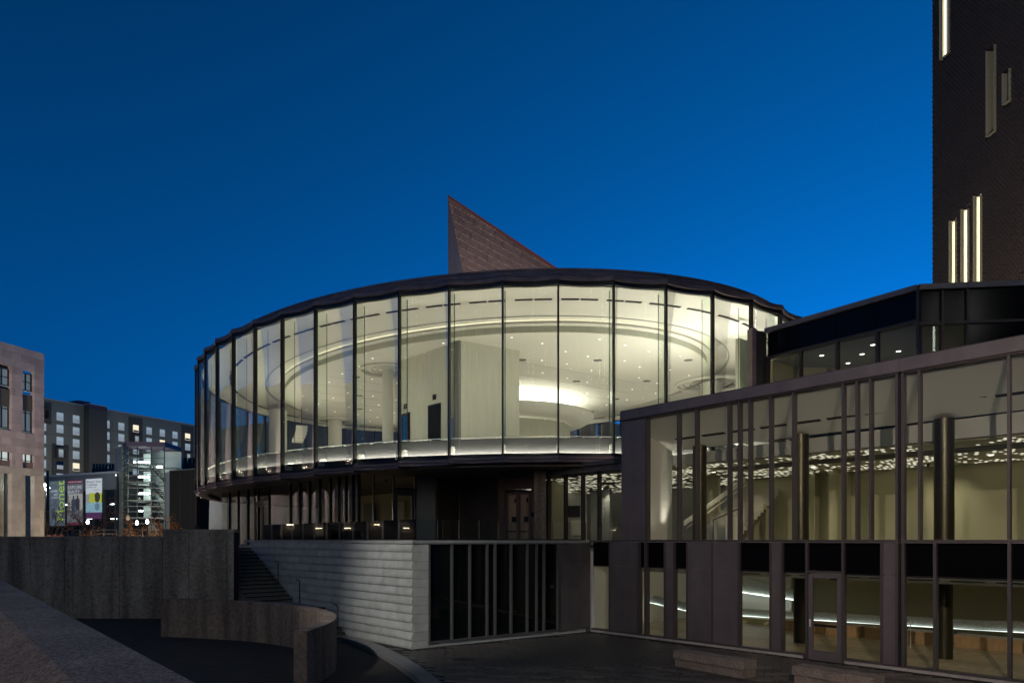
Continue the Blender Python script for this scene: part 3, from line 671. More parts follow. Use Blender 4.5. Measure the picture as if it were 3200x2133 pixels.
for k in range(2):
    a = sa + (sb - sa) / 2 * k; b = a + (sb - sa) / 2 - .012
    lf = DD.ob('door_leaf', a, a + .1, zs0, zd, -.06, .01, M['doorbrown'], dd); DD.ob('stile', b - .1, b, zs0, zd, -.06, .01, M['doorbrown'], lf); DD.ob('top_rail', a + .102, b - .102, zd - .12, zd - .002, -.06, .01, M['doorbrown'], lf)
    DD.ob('paper', a + .102, b - .102, zs0 + .15, zd - .122, -.045, -.035, M['ply'], lf); DD.ob('push_bar', a + .09, b - .09, E_ + .38, E_ + .44, .012, .07, M['frame'], lf)
    DD.ob('notice', a + .3, a + .62, E_ + .86, E_ + 1.12, -.033, -.03, M['screen'], lf); DD.ob('paper_patch', b - .22, b - .14, zd - .5, zd - .3, -.033, -.03, M['screen'], lf)
DD.ob('card_reader', DD.L - .1, DD.L + .02, E_ + 1.1, E_ + 1.3, .021, .07, M['screen'], dd)
pl = thing('concrete_pillar', tuple(at(1687, 1600, 32.2).xy) + (E_ - .35,), 'square brown concrete pillar beside the papered double door', 'pillar')
pp = at(1687, 1600, 32.2); obj('shaft', MB().box(pp.x - .27, pp.x + .27, pp.y - .27, pp.y + .27, zs0, E_ + 3.255), M['concrete_red'], pl); obj('foot', MB().box(pp.x - .3, pp.x + .3, pp.y - .3, pp.y + .3, zs0 - .02, zs0 + .08), M['concrete_red'], pl)
# ================================================================== glazed wing on the right
wing = thing('glazed_wing', tuple(WNG.p(7, 0)), 'two storey bronze metal and glass wing with sloping roof edge', 'building')
W = WNG
SE = 17.0
def head(s): return E_ + 4.45 + .0121 * (s - 1.5)
def topz(s): return E_ + 4.83 + .0153 * (s - 1.5)
def sl(s0, s1, zf0, zf1, o0, o1):                    # box with sloping top and bottom
    p = W.p; return MB().hexa([p(s0, zf0(s0), o0), p(s1, zf0(s1), o0), p(s1, zf0(s1), o1), p(s0, zf0(s0), o1), p(s0, zf1(s0), o0), p(s1, zf1(s1), o0), p(s1, zf1(s1), o1), p(s0, zf1(s0), o1)])
S0 = W.s(1941)
SJ = W.s(2812)
for a, b in ((S0, SJ - .004), (SJ + .004, SE)):
    obj('roof_fascia', sl(a, b, lambda s: head(s) + .06, topz, -.35, .07), M['zinc'], wing)
    obj('head_rail', sl(a + .02, b - .02, head, lambda s: head(s) + .058, -.28, .02), M['zincdark'], wing)
    obj('roof_edge', sl(a + .01, b, lambda s: topz(s) + .001, lambda s: topz(s) + .03, -.5, .03), M['zincdark'], wing)
up_edges = [2020, 2119, 2175, 2277, 2309, 2342, 2407, 2479, 2634, 2677, 2720, 2803, 2821, 2873, 3152, 3330]
us = [W.s(x) for x in up_edges]
zb_u = E_ + .012
W.ob('end_panel', S0 + .01, us[0] - .06, zb_u, head(S0) - .005, -.07, 0, M['zinc'], wing)
W.ob('end_return', S0 + .0, S0 + .06, zb_u, head(S0) - .002, -3.0, -.072, M['zinc'], wing)
for i, s in enumerate(us):
    w_ = .035 if 11 <= i <= 12 else .03
    obj('mullion', sl(s - w_, s + w_, lambda q: zb_u, lambda q: head(q) - .002, -.22, .03), M['mull'], wing)
for i in range(len(us) - 1):
    a, b = us[i] + .036, us[i + 1] - .036
    if i == 11: obj('joint_gap', sl(a + .0, b - .0, lambda q: zb_u, lambda q: head(q) - .002, -.2, -.1), M['slot'], wing); continue
    obj('pane', sl(a, b, lambda q: zb_u + .02, lambda q: head(q) - .02, -.15, -.13), M['g_clear'], wing)
for a, b in ((S0 - .0, SJ - .03), (SJ + .03, SE)): W.ob('floor_band', a, b, E_ - .075, E_ + .01, -.3, .035, M['mull'], wing)
W.ob('floor_band', .05, S0 - .002, E_ - .075, E_ - .012, -.3, .03, M['mull'], wing)
# lower storey: list of (x0, x1, kind) in photo pixels
zs = E_ - .985; zl0, zl1 = .15, E_ - .08
low = [(1849, 1903, 'g'), (1906, 1991, 'p'), (1998, 2014, 'g'), (2021, 2075, 'g'), (2081, 2104, 'p'), (2108, 2145, 'g'), (2150, 2223, 'p'), (2228, 2305, 'p'), (2311, 2405, 'g'), (2411, 2440, 'p'),
       (2446, 2517, 'g'), (2525, 2630, 'd'), (2638, 2751, 'g'), (2760, 2797, 'p'), (2828, 2916, 'g'), (2927, 3148, 'g'), (3160, 3330, 'g')]
prev = .02
for i, (x0, x1, k) in enumerate(low):
    a, b = W.s(x0), W.s(x1); a = max(a, .03)
    if k == 'p':
        W.ob('metal_panel', a, b, zl0, zs - .004, -.07, 0, M['zinc'], wing); W.ob('metal_panel', a, b, zs + .004, zl1 - .003, -.07, 0, M['zinc'], wing)
    elif k == 'g':
        W.ob('spandrel_pane', a, b, zs, zl1 - .003, -.12, -.1, M['black'], wing); W.ob('pane', a, b, zl0 + .01, zs - .045, -.13, -.11, M['g_clear'], wing); W.ob('transom', a, b, zs - .04, zs - .002, -.18, -.09, M['mullblack'], wing)
    else:
        W.ob('spandrel_pane', a, b, zs + .06, zl1 - .003, -.12, -.1, M['black'], wing); W.ob('transom', a, b, zs - .005, zs + .055, -.18, .02, M['mull'], wing)
        d = W.ob('door', a + .01, a + .135, .02, zs - .03, -.09, .005, M['zinc'], wing)
        W.ob('stile', b - .135, b - .01, .02, zs - .03, -.09, .005, M['zinc'], d); W.ob('top_rail', a + .137, b - .137, zs - .15, zs - .031, -.09, .005, M['zinc'], d); W.ob('bottom_rail', a + .137, b - .137, .02, .29, -.09, .005, M['zinc'], d)
        W.ob('door_glass', a + .137, b - .137, .292, zs - .152, -.05, -.03, M['g_clear'], d); W.ob('push_bar', a + .137, b - .137, 1.0, 1.07, -.15, -.1, M['mullblack'], d)
        W.ob('handle', a + .045, a + .09, .98, 1.22, .006, .03, M['steelw'], d); W.ob('closer', b - .38, b - .14, zs - .2, zs - .155, -.16, -.095, M['mullblack'], d)
    if k != 'd': W.ob('sill', a, b, .09, zl0 - .002, -.18, .02, M['mull'], wing)
    # post after this bay
    nx = W.s(low[i + 1][0]) if i + 1 < len(low) else SE
    if nx - b > .008 and x1 != 2797: W.ob('post', b + .002, nx - .002, .02 if k == 'd' or (i + 1 < len(low) and low[i + 1][2] == 'd') else .09, zl1 - .004, -.2, .028, M['mull'], wing)
a = W.s(2798); b = W.s(2827)
W.ob('post', a, a + .075, .09, zl1 - .004, -.2, .028, M['mull'], wing); W.ob('post', b - .075, b, .09, zl1 - .004, -.2, .028, M['mull'], wing); W.ob('joint_gap', a + .077, b - .077, .09, zl1, -.2, -.12, M['slot'], wing)
for i in range(28):
    a, b = .02 + i * .6, .02 + (i + 1) * .6 - .008
    if b > W.s(2518) and a < W.s(2632): continue
    W.ob('plinth_stone', a, b, .001, .085, -.2, .004, M['coping'], wing)
W.ob('door_sill', W.s(2519), W.s(2632), .001, .018, -.3, .02, M['mullgrey'], wing)
# ---- interior. t runs inwards
def ib(name, s0, s1, z0, z1, t0, t1, m, par=None): return W.ob(name, s0, s1, z0, z1, -t1, -t0, m, par or wing)
# lower room
for k in range(22): ib('floor_board', .1, SE, .0 + .003 * (k % 2), .03 + .001 * (k % 3), .25 + k * .42, .25 + (k + 1) * .42 - .004, M['woodfloor'])
ib('lower_back_wall', .05, SE, .0, E_ - .45, 9.3, 9.5, M['olive']); ib('lower_side_wall', -.25, .06, .0, E_ - .45, .17, 9.3, M['white']); ib('lower_end_wall', SE - .1, SE, .0, E_ - .45, .3, 9.3, M['olive'])
lc = ib('lower_ceiling', .05, SE, E_ - .5, E_ - .45, .3, 9.3, M['white'])
ib('bulkhead', .15, SE - .15, E_ - 1.22, E_ - .51, 1.0, 1.1, M['greywall'])
for k in range(16): ib('air_slot', .5 + k * 1.05, .5 + k * 1.05 + .8, E_ - 1.13, E_ - 1.115, .985, .999, M['slot'])
M['low'] = glow('added_low_lamp', (1, .88, .64), 1.7)  # hidden panels added to light the lower room and its bulkhead
for k in range(12): ib('added_lamp_panel', .6 + k * 1.36, 1.5 + k * 1.36, E_ - .52, E_ - .505, .5, .7, M['low'], lc)
for k in range(6): ib('added_lamp_panel', 1.2 + k * 2.7, 2.2 + k * 2.7, E_ - .52, E_ - .505, 3.2, 4.0, M['low'], lc)
M['wash'] = glow('cool_wash', (.92, 1, .96), 1.9)
# luminous balustrade on the ramp behind the benches
M['frost'] = mat('frosted_guard', (.55, .58, .56), .5, noise=(14, .2))
def guard(s0, s1, t, z0, z1, zt0, zt1):
    mb = MB(); n = 14; vs = []
    for k in range(n + 1):
        u = k / n; s = s0 + (s1 - s0) * u; zlo = z0 + (z1 - z0) * u; zhi = zt0 + (zt1 - zt0) * u + .012 * math.sin(9 * u * 3)
        for tt_ in (t, t + .06):
            vs += [W.p(s, zlo, -tt_), W.p(s, zhi, -tt_)]
    fs = []
    for k in range(n):
        b = 4 * k; fs += [(b, b + 4, b + 5, b + 1), (b + 2, b + 3, b + 7, b + 6), (b + 1, b + 5, b + 7, b + 3), (b, b + 2, b + 6, b + 4)]
    return mb.add(vs, fs)
gd = thing('lit_ramp_guard', tuple(W.p(9, .5, -6.6)), 'white frosted ramp guard with a bright light line inside the lower storey', 'guard rail')
obj('guard_panel', guard(2.2, SE - .3, 6.6, .35, .72, .62, 1.06), M['frost'], gd); 
strip = guard(2.2, SE - .3, 6.54, .32, .69, .338, .708); obj('light_line', strip, M['wash'], gd)
obj('guard_panel', guard(.9, 5.4, 7.6, 1.42, 1.05, 2.3, 1.35), M['frost'], gd); obj('light_line', guard(.9, 5.4, 7.54, 1.385, 1.015, 1.41, 1.04), glow('bright_wash', (.92, 1, .96), 4.5), gd)
obj('guard_panel', guard(.25, 2.4, 3.25, 1.02, .76, 1.34, 1.06), M['frost'], gd); obj('light_line', guard(.25, 2.4, 3.2, .99, .73, 1.01, .75), M['wash'], gd)
ib('guard_wall', 2.2, SE - .3, .04, .3, 6.55, 6.65, M['olive'], gd)
ib('curved_end', .9, 4.4, .04, 2.5, 8.0, 8.1, M['white'], gd)
for (s0, s1, nm) in ((4.6, 8.0, 'long oak bench block inside, behind the narrow windows'), (8.2, 10.6, 'oak bench block inside, seen through the wide window by the door'), (11.0, 12.85, 'oak bench block inside, ending beside the steel column')):
    b = thing('oak_bench', tuple(W.p((s0 + s1) / 2, .03, -5.9)), nm, 'bench', 'oak benches in the lower storey')
    n = max(2, int((s1 - s0) / 1.1))
    for k in range(n): ib('front_panel', s0 + (s1 - s0) * k / n + .004, s0 + (s1 - s0) * (k + 1) / n - .004, .035, .37, 5.66, 5.72, M['wood'], b)
    ib('seat_top', s0 - .02, s1 + .02, .375, .44, 5.63, 6.3, M['wood'], b); ib('body', s0, s1, .035, .374, 5.725, 6.28, M['wood'], b)
hr = thing('tube_handrail', tuple(W.p(9.9, .03, -4.6)), 'bent steel tube handrail inside the lower storey', 'handrail')
obj('tube', MB().tube([W.p(8.7, .52, -5.0), W.p(9.6, .98, -4.7), W.p(9.75, 1.02, -4.65), W.p(9.98, 1.0, -4.6), W.p(10.0, .9, -4.6), W.p(10.0, .03, -4.6)], .02, 8), M['steelw'], hr); obj('floor_plate', MB().lathe(W.p(10.0, 0, -4.6), [(.05, .03), (.05, .045)], 12), M['steelw'], hr)
# upper room
ib('upper_floor', .3, SE, E_ - .43, E_ - .085, .32, 14, M['terrazzo'])
obj('upper_ceiling', MB().hexa([W.p(S0 + .07, head(S0) - .01, -.3), W.p(SE, head(SE) - .01, -.3), W.p(SE, E_ + 3.72, -3.15), W.p(S0 + .07, E_ + 3.6, -3.15),
      W.p(S0 + .07, head(S0) + .05, -.3), W.p(SE, head(SE) + .05, -.3), W.p(SE, E_ + 3.8, -3.15), W.p(S0 + .07, E_ + 3.68, -3.15)]), M['white'], wing)
for k in range(13):                                  # air slots in the sloping ceiling
    s0 = S0 + 1.0 + k * 1.15; t0_ = 2.05
    def cz(s, t): u = (t - .3) / 2.85; return (head(s) - .012) * (1 - u) + (E_ + 3.6 + .0078 * (s - S0)) * u
    obj('air_slot', MB().hexa([W.p(s0, cz(s0, t0_) - .012, -t0_), W.p(s0 + .95, cz(s0 + .95, t0_) - .012, -t0_), W.p(s0 + .95, cz(s0 + .95, t0_ + .17) - .012, -t0_ - .17), W.p(s0, cz(s0, t0_ + .17) - .012, -t0_ - .17),
        W.p(s0, cz(s0, t0_) + .02, -t0_), W.p(s0 + .95, cz(s0 + .95, t0_) + .02, -t0_), W.p(s0 + .95, cz(s0 + .95, t0_ + .17) + .02, -t0_ - .17), W.p(s0, cz(s0, t0_ + .17) + .02, -t0_ - .17)]), M['slot'], wing)
obj('upper_bulkhead', MB().hexa([W.p(-5.4, E_ + 3.02, -3.2), W.p(SE, E_ + 3.06, -3.2), W.p(SE, E_ + 3.06, -3.4), W.p(-5.4, E_ + 3.02, -3.4), W.p(-5.4, E_ + 3.3, -3.2), W.p(SE, E_ + 3.73, -3.2), W.p(SE, E_ + 3.73, -3.4), W.p(-5.4, E_ + 3.3, -3.4)]), M['greywall'], wing)
obj('roof_deck', sl(S0 + .07, SE, lambda s: head(s) + .07, lambda s: head(s) + .2, -14, -.36), M['zincdark'], wing)
pc = ib('perforated_ceiling', -12, SE, E_ + 3.0, E_ + 3.05, 3.41, 14, M['olive'])
ib('light_trench', 2.6, SE, E_ + 2.985, E_ + 2.999, 5.2, 6.6, M['slot'])
M['perf'] = glow('perforation_glow', (1, .93, .74), .9)
pf = MB(); rp_ = random.Random(11)
for i in range(0, 168):
    for j in range(0, 30):
        s = -11.9 + i * .17 + (j % 2) * .085; t = 3.5 + j * .36 + (i % 3) * .09
        if s > SE - .1 or (s > 2.5 and 4.85 < t < 6.7): continue
        if t > 10.6 and s > .6: continue
        if s < 1.6 and t < 3.6: continue
        clus = math.sin(s * 1.1 + t * 1.3) + math.sin(s * 1.9 - t * 1.2) * .8
        if rp_.random() < .42 + .19 * clus:
            z = E_ + 2.996; L_ = rp_.choice([.2, .26, .26])
            pf.poly([W.p(s, z, -t), W.p(s + .108, z, -t), W.p(s + .108, z, -t - L_), W.p(s, z, -t - L_)][::-1])
tag(obj('perforation', pf, M['perf'], wing), kind='stuff')
ib('upper_back_wall', .6, SE, E_ - .08, E_ + 2.99, 11, 11.2, M['olive']); ib('upper_back_wall', -13, .59, E_ - .08, E_ + 2.99, 13.7, 13.9, M['greywall'])
ib('upper_end_wall', SE - .1, SE, E_ - .08, E_ + 3.7, .3, 11, M['olive'])
ib('lobby_pier', 5.35, 5.75, E_ - .08, E_ + 2.99, 9.5, 10.98, M['olive']); ib('lobby_pier', 3.7, 4.4, E_ - .08, E_ + 2.99, 10.4, 10.98, M['olive'])
# white end wall by the first panes
obj('white_side_wall', MB().hexa([W.p(S0 + .065, zb_u, -.28), W.p(S0 + .2, zb_u, -.28), W.p(S0 + .2, zb_u, -3.1), W.p(S0 + .065, zb_u, -3.1), W.p(S0 + .065, head(S0), -.28), W.p(S0 + .2, head(S0), -.28), W.p(S0 + .2, E_ + 3.58, -3.1), W.p(S0 + .065, E_ + 3.58, -3.1)]), M['white'], wing)
for s, nm in ((3.06, 'tall brushed steel column nearest the white staircase'), (7.04, 'tall brushed steel column in the middle of the glazed wing'), (11.4, 'tall brushed steel column behind the widest panes')):
    c = W.p(s, 0, -2.95); t = thing('steel_column', (c.x, c.y, 0), nm, 'column', 'steel columns behind the wing glazing')
    obj('shaft', MB().lathe(c, [(.235, .035), (.235, E_ - .5)], 32, False), M['steelcol'], t, True); obj('upper_shaft', MB().lathe(c, [(.27, E_ - .08), (.27, E_ + 3.66)], 32, False), M['steelcol'], t, True)
# staircase
sg = thing('white_staircase', tuple(W.p(1.7, E_ - .08, -6)), 'pale interior staircase with curved white handrail behind the glazing', 'staircase')
for k in range(15):
    ib('step', .9, 2.75, E_ - .08 + .165 * k, E_ - .08 + .165 * (k + 1) - .004, 5.9 + .3 * k, 6.2 + .3 * k + .25, M['terrazzo'], sg)
ib('balustrade_wall', 2.78, 2.95, E_ - .08, E_ + 1.0, 5.4, 6.3, M['white'], sg)
mb = MB(); pts = [W.p(.3 + .12 * k, E_ + .75 + .19 * k, -6.2 - .28 * k) for k in range(12)]
for a, b in zip(pts[:-1], pts[1:]): mb.hexa([a + V(-.02, 0, -.1), a + V(.02, 0, -.1), b + V(.02, 0, -.1), b + V(-.02, 0, -.1), a + V(-.02, 0, .12), a + V(.02, 0, .12), b + V(.02, 0, .12), b + V(-.02, 0, .12)])
obj('curved_handrail', mb, M['white'], sg); obj('rail_tube', MB().tube([p + V(.08, -.05, -.22) for p in pts], .025, 8), M['steelw'], sg)
obj('front_rail', MB().tube([W.p(2.1, E_ - .08, -5.6), W.p(2.1, E_ + .85, -5.6), W.p(2.75, E_ + 1.35, -6.6)], .025, 8), M['frame'], sg)
ib('stair_wall', -.5, .85, E_ - .08, E_ + 2.98, 8.2, 8.4, M['olive'], sg)
# lobby glazing in the recess between wing and rotunda
rg = thing('recess_glazing', tuple(W.p(-2, E_ - .35, -2.9)), 'tall framed glazing in the recess between pavilion and wing', 'glazing')
re_ = [1712, 1766, 1820, 1871, 1884, 1960]; RGW = Wall(tuple(W.p(-5.2, 0, -2.95).xy), tuple(W.p(1.6, 0, -2.65).xy))
rs = [RGW.s(x) for x in re_]
zg0, zg1 = E_ - .33, E_ + 3.02
for i in (0, 1, 2, 3): RGW.ob('mullion', rs[i] - .05, rs[i] + .05, zg0, zg1, -.15, .05, M['zincdark'], rg)
for a, b in ((0, 1), (1, 2), (2, 3), (3, 5)): RGW.ob('pane', rs[a] + .052, rs[b] - .052, zg0, zg1, -.06, -.04, M['g_clear'], rg)
RGW.ob('head', rs[0] - .1, rs[-1], zg1 + .001, E_ + 3.255, -.2, .25, M['zinc'], rg); RGW.ob('sill', rs[0] - .1, rs[-1], zg0 - .1, zg0 - .001, -.2, .1, M['zincdark'], rg)
RGW.ob('canopy', rs[2], rs[-1] - .3, E_ + 3.256, E_ + 3.42, -.3, .5, M['zinc'], rg)
gw = Wall((1.95, 33.5), (2.85, 36.4)); obj('green_pier', gw.box(MB(), 0, gw.L, E_ - .33, E_ + 2.9, -.3, 0), M['olive'], rg)
tvp = at(1792, 1598, 42.5); TV = Wall((at(1760, 1600, 42.5).x, 42.5), (at(1822, 1600, 42.2).x, 42.2))
tw = obj('lobby_wall', Wall((at(1752, 1600, 42.8).x, 42.8), (at(1830, 1600, 42.6).x, 42.6)).box(MB(), 0, 1.62, E_ - .3, E_ + 2.97, -.15, 0), M['white'], rg)
tv = thing('wall_screen', tuple(tvp), 'black flat screen on the pale lobby wall', 'screen')
a, b = TV.s(1771), TV.s(1813); TV.ob('panel', a, b, E_ + 1.42, E_ + 2.12, -.02, .05, M['screen'], tv); TV.ob('bezel', a + .02, b - .02, E_ + 1.44, E_ + 2.1, .051, .056, M['mullblack'], tv); TV.ob('bracket', (a + b) / 2 - .1, (a + b) / 2 + .1, E_ + 1.6, E_ + 1.9, -.12, -.021, M['mullblack'], tv)
wb = thing('white_board', tuple(tvp - V(0, 0, 1.6)), 'white board leaning on the lobby wall below the black screen', 'board')
TV.ob('board', TV.s(1787), TV.s(1822), E_ + .28, E_ + 1.22, .0, .03, M['white'], wb); TV.ob('board_edge', TV.s(1787), TV.s(1822), E_ + .24, E_ + .278, .0, .04, M['mullgrey'], wb)
bd = Wall((at(1846, 1600, 42).x, 42), (at(1905, 1600, 40).x, 40)); obj('blue_wall', bd.box(MB(), 0, bd.L, E_ - .3, E_ + 2.97, -.15, 0), M['bluewall'], rg)
obj('blue_door', bd.box(MB(), .75, 1.65, E_ - .3, E_ + 1.9, .002, .03), M['bluewall'], rg)
# lamps of the wing; its downlights and floor uplights are added
def area(name, loc, size, power, col, aim, par_note=None, sy=None, spread=180):
    l = bpy.data.lights.new(name, 'AREA'); l.energy = power; l.color = col; l.size = size; l.spread = R(spread)
    if sy: l.shape = 'RECTANGLE'; l.size_y = sy
    o = bpy.data.objects.new(name, l); COL.objects.link(o); o.location = loc; o.rotation_euler = (Vector(aim) - Vector(loc)).to_track_quat('-Z', 'Y').to_euler(); return o
def spot(name, loc, aim, power, col, ang, blend=.6, r=.04):
    l = bpy.data.lights.new(name, 'SPOT'); l.energy = power; l.color = col; l.spot_size = R(ang); l.spot_blend = blend; l.shadow_soft_size = r
    o = bpy.data.objects.new(name, l); COL.objects.link(o); o.location = loc; o.rotation_euler = (Vector(aim) - Vector(loc)).to_track_quat('-Z', 'Y').to_euler(); return o
WARM = (1, .86, .58)
M['lobbylamp'] = glow('lobby_lamp', (1, .88, .62), 2.2)
for k, s in enumerate((9.2, 9.9)):
    a = W.p(s, E_ + 2.85, -9.4); spot('wall_wash_spot', a, W.p(s - .2, E_ + 1.3, -11), 75, (1, .9, .7), 70, 1)
    h = W.p(s, E_ + 2.9, -9.4); obj('track_lamp', MB().lathe(h, [(.05, E_ + 2.86), (.05, E_ + 2.98)], 10), M['frame'], wing)
for (s, t) in ((3.5, 8.0), (5.5, 7.6), (7.5, 8.4), (11.5, 8.2), (14, 8.2), (-2, 7), (-5, 9), (-8, 10.5), (1.6, 6.5)):  # downlights added to brighten the lobby
    c = W.p(s, E_ + 2.97, -t); obj('added_downlight', MB().lathe(c, [(.001, E_ + 2.985), (.07, E_ + 2.985), (.09, E_ + 2.995)], 12, False), M['dl'], wing)
    spot('added_lobby_beam', (c.x, c.y, E_ + 2.96), (c.x, c.y, E_), 58, (1, .88, .62), 130, .7, .08)
for s in (2.4, 5.0, 7.6, 10.2, 12.8):  # unseen floor uplights added to brighten the sloping ceiling
    c = W.p(s, E_ - .06, -1.5); obj('added_floor_uplight', MB().lathe(c, [(.09, E_ - .084), (.09, E_ - .07), (.06, E_ - .075)], 12, False), M['frame'], wing); spot('added_floor_beam', c, W.p(s, E_ + 4.2, -1.7), 17, (1, .92, .78), 130, .9, .06)
a = W.p(S0 + .5, E_ - .02, -2.3); spot('wall_uplight', a, W.p(S0 + .2, E_ + 2.0, -2.7), 170, (1, .93, .8), 34, .9, .02)
# ================================================================== dark glass upper block behind the wing
UB = Wall((at(2395, 1030, 31.5).x, 31.5), (at(2868, 895, 26.1).x, 26.1)); UB2 = Wall((at(2868, 895, 26.1).x, 26.1), (at(3330, 880, 25.5).x, 25.5))
ub = thing('upper_glass_block', (14, 29, E_ + 4.9), 'black glass upper storey with bronze roof edge behind the wing', 'building')
zu1 = E_ + 9.69; zu0 = E_ + 4.9
zm = UB.z(2500, 1092)
for Wl, a, b in ((UB, -.05, UB.L / 2 - .004), (UB, UB.L / 2 + .004, UB.L), (UB2, .03, UB2.L)): Wl.ob('roof_cap', a, b, zu1 - .16, zu1 + .05, -.5, .1, M['zinc'], ub)
UB.ob('mid_rail', 0, UB.L, zm - .05, zm + .05, -.2, .04, M['zincdark'], ub); zm2 = UB2.z(2945, 1009); UB2.ob('mid_rail', 0.03, UB2.L, zm2 - .05, zm2 + .05, -.2, .04, M['zincdark'], ub)
e1 = [UB.s(x) for x in (2397, 2431, 2496, 2611, 2735)] + [UB.L - .04]
for a, b in zip(e1[:-1], e1[1:]): UB.ob('spandrel_pane', a + .008, b - .008, zm + .052, zu1 - .165, -.1, -.06, M['black'], ub)
e2 = [UB.s(x) for x in (2397, 2500, 2615, 2740)] + [UB.L - .04]
for i, (a, b) in enumerate(zip(e2[:-1], e2[1:])): UB.ob('pane', a + .05, b - .05, zu0, zm - .055, -.1, -.08, M['g_clear'], ub); UB.ob('mullion', a - .05, a + .05, zu0, zm - .052, -.18, .03, M['zincdark'], ub)
UB.ob('corner_post', UB.L - .04, UB.L + .06, zu0, zu1 - .17, -.2, .05, M['zincdark'], ub)
e3 = [.06] + [UB2.s(x) for x in (2945, 3023)]
for a, b in zip(e3[:-1], e3[1:]): UB2.ob('spandrel_pane', a + .01, b - .01, zm2 + .052, zu1 - .165, -.1, -.06, M['black'], ub); UB2.ob('pane', a + .04, b - .04, zu0, zm2 - .055, -.1, -.08, M['g_clear'], ub); UB2.ob('mullion', b - .04, b + .04, zu0, zu1 - .17, -.18, .03, M['zincdark'], ub)
UB2.ob('blind_panel', e3[-1] + .05, UB2.L, zu0, zu1 - .17, -.15, -.05, M['black'], ub)
# room behind
pA, pB, pC = UB.p(0, 0, -.4).xy, UB.p(UB.L, 0, -.4).xy, UB2.p(e3[-1], 0, -.4).xy
rm = [tuple(pA), tuple(pB), tuple(pC), (22.5, 31.5), (17.8, 33.2), (13.7, 33.2)]
obj('room_ceiling', MB().prism(rm, zm - .02, zm + .06), M['greywall'], ub); obj('room_floor', MB().prism(rm, zu0 + .0, zu0 + .1), M['greywall'], ub)
bw = Wall((17.6, 33.3), (22.4, 31.6)); obj('room_back_wall', bw.box(MB(), 0, bw.L, zu0, zm, -.2, 0), M['olive'], ub)
sw = Wall((13.6, 33.1), (17.7, 33.15)); obj('room_side_wall', sw.box(MB(), 0, sw.L, zu0, zm, -.2, 0), M['olive'], ub); sw.ob('dark_panel', .3, 3.6, zm - .75, zm - .62, .01, .06, M['frame'], ub)
sw2 = Wall((12.15, 31.85), (13.62, 33.12)); obj('room_side_wall', sw2.box(MB(), 0, sw2.L, zu0, zm, -.15, 0), M['olive'], ub)
obj('roof', MB().prism(rm, zu1 - .3, zu1 - .05), M['zincdark'], ub)
for (px, py) in ((2568, 1111), (2694, 1107), (2728, 1078), (2808, 1098), (2650, 1135)):
    Y = F * (zm - .03 - E_) / (HZ - py); q = V((px - CX) / F * Y, Y)
    obj('downlight', MB().lathe(q, [(.001, zm - .03), (.09, zm - .03), (.1, zm - .02)], 14, False), M['dl'], ub); spot('downlight_beam', (q.x, q.y, zm - .06), (q.x, q.y, zu0), 27, (1, .92, .75), 120, .5, .08)
M['ubl'] = glow('block_lamp', (1, .94, .8), 7)
# pier between rotunda and block
pr = thing('bronze_pier', (11.3, 31.3, E_ + 4.9), 'tall bronze pier joining the glass pavilion and the black block', 'pier')
pw_ = Wall((at(2348, 1100, 31.35).x, 31.35), (at(2395, 1100, 31.6).x, 31.6))
pw_.ob('pier_face', .0, .22, E_ + 4.6, pw_.z(2362, 1026), -.3, .06, M['rim'], pr); pw_.ob('pier_recess', .222, pw_.L, E_ + 4.6, pw_.z(2380, 1034), -.3, 0, M['zincdark'], pr)
# ================================================================== tiled tower
TW = Wall((at(2912, 400, 46).x, 46), (at(2912, 400, 46).x + .075 * 26, 46 - 26)); TW.n = -TW.n if TW.n.x > 0 else TW.n
TH = E_ + 46
tw_ = thing('tiled_tower', tuple(TW.p(8, 0)), 'tall dark tiled tower with narrow vertical light slits', 'tower')
def zslit(px, py): return TW.z(px, py)
slits = [(2950, 2968, -60, 172, 1), (2980, 2989, 690, 905, 2), (3017, 3027, 654, 905, 2), (3057, 3067, 612, 905, 2), (3086, 3111, 150, 420, 0), (3137, 3158, 222, 322, 3)]
SL = []
for (x0, x1, y0, y1, k) in slits:
    a, b = sorted((TW.s(x0), TW.s(x1))); xm = (x0 + x1) / 2; SL.append((a, b, TW.z(xm, y1), min(TW.z(xm, y0), TH - .5), k))
obj('tower_body', MB().hexa([TW.p(0, 0, -.6), TW.p(26, 0, -.6), TW.p(26, 0, -22), TW.p(0, 0, -22), TW.p(0, TH, -.6), TW.p(26, TH, -.6), TW.p(26, TH, -22), TW.p(0, TH, -22)]), M['tilebody'], tw_)
ch_ = .17; TWI = .24; field = MB(); near = []
k = 0
z = E_ + 9
while z < TH - ch_:
    s = 0.0 + (TWI / 2 if k % 2 else 0)
    while s < 14.5:
        hit = any(a - TWI + .03 < s and s < b - .03 and z + ch_ > lo - .05 and z < hi + .05 for a, b, lo, hi, _ in SL)
        if not hit:
            p = TW.p; e = .015
            q = [p(s + e, z, 0), p(s + TWI - e, z, 0), p(s + TWI - e, z + ch_ - .02, -.02), p(s + e, z + ch_ - .02, -.02), p(s + TWI / 2, z + .02, .06), p(s + TWI / 2, z + ch_ - .05, .04)]
            field.add(q + [p(s + e, z, -.1), p(s + TWI - e, z, -.1)], [(0, 4, 5, 3), (4, 1, 2, 5), (3, 5, 2), (0, 1, 4), (0, 6, 7, 1)])
        s += TWI
    z += ch_; k += 1
tag(obj('tile_field', field, M['tile'], tw_), kind='stuff')
obj('tower_skin', TW.box(MB(), 0, 26, 0, E_ + 9, -.6, -.02), M['tilebody'], tw_)
segs = sorted(SL); 
bk = MB()
TWz = sorted(set([E_ + 9, TH] + [q for a, b, lo, hi, _ in SL for q in (lo, hi)]))
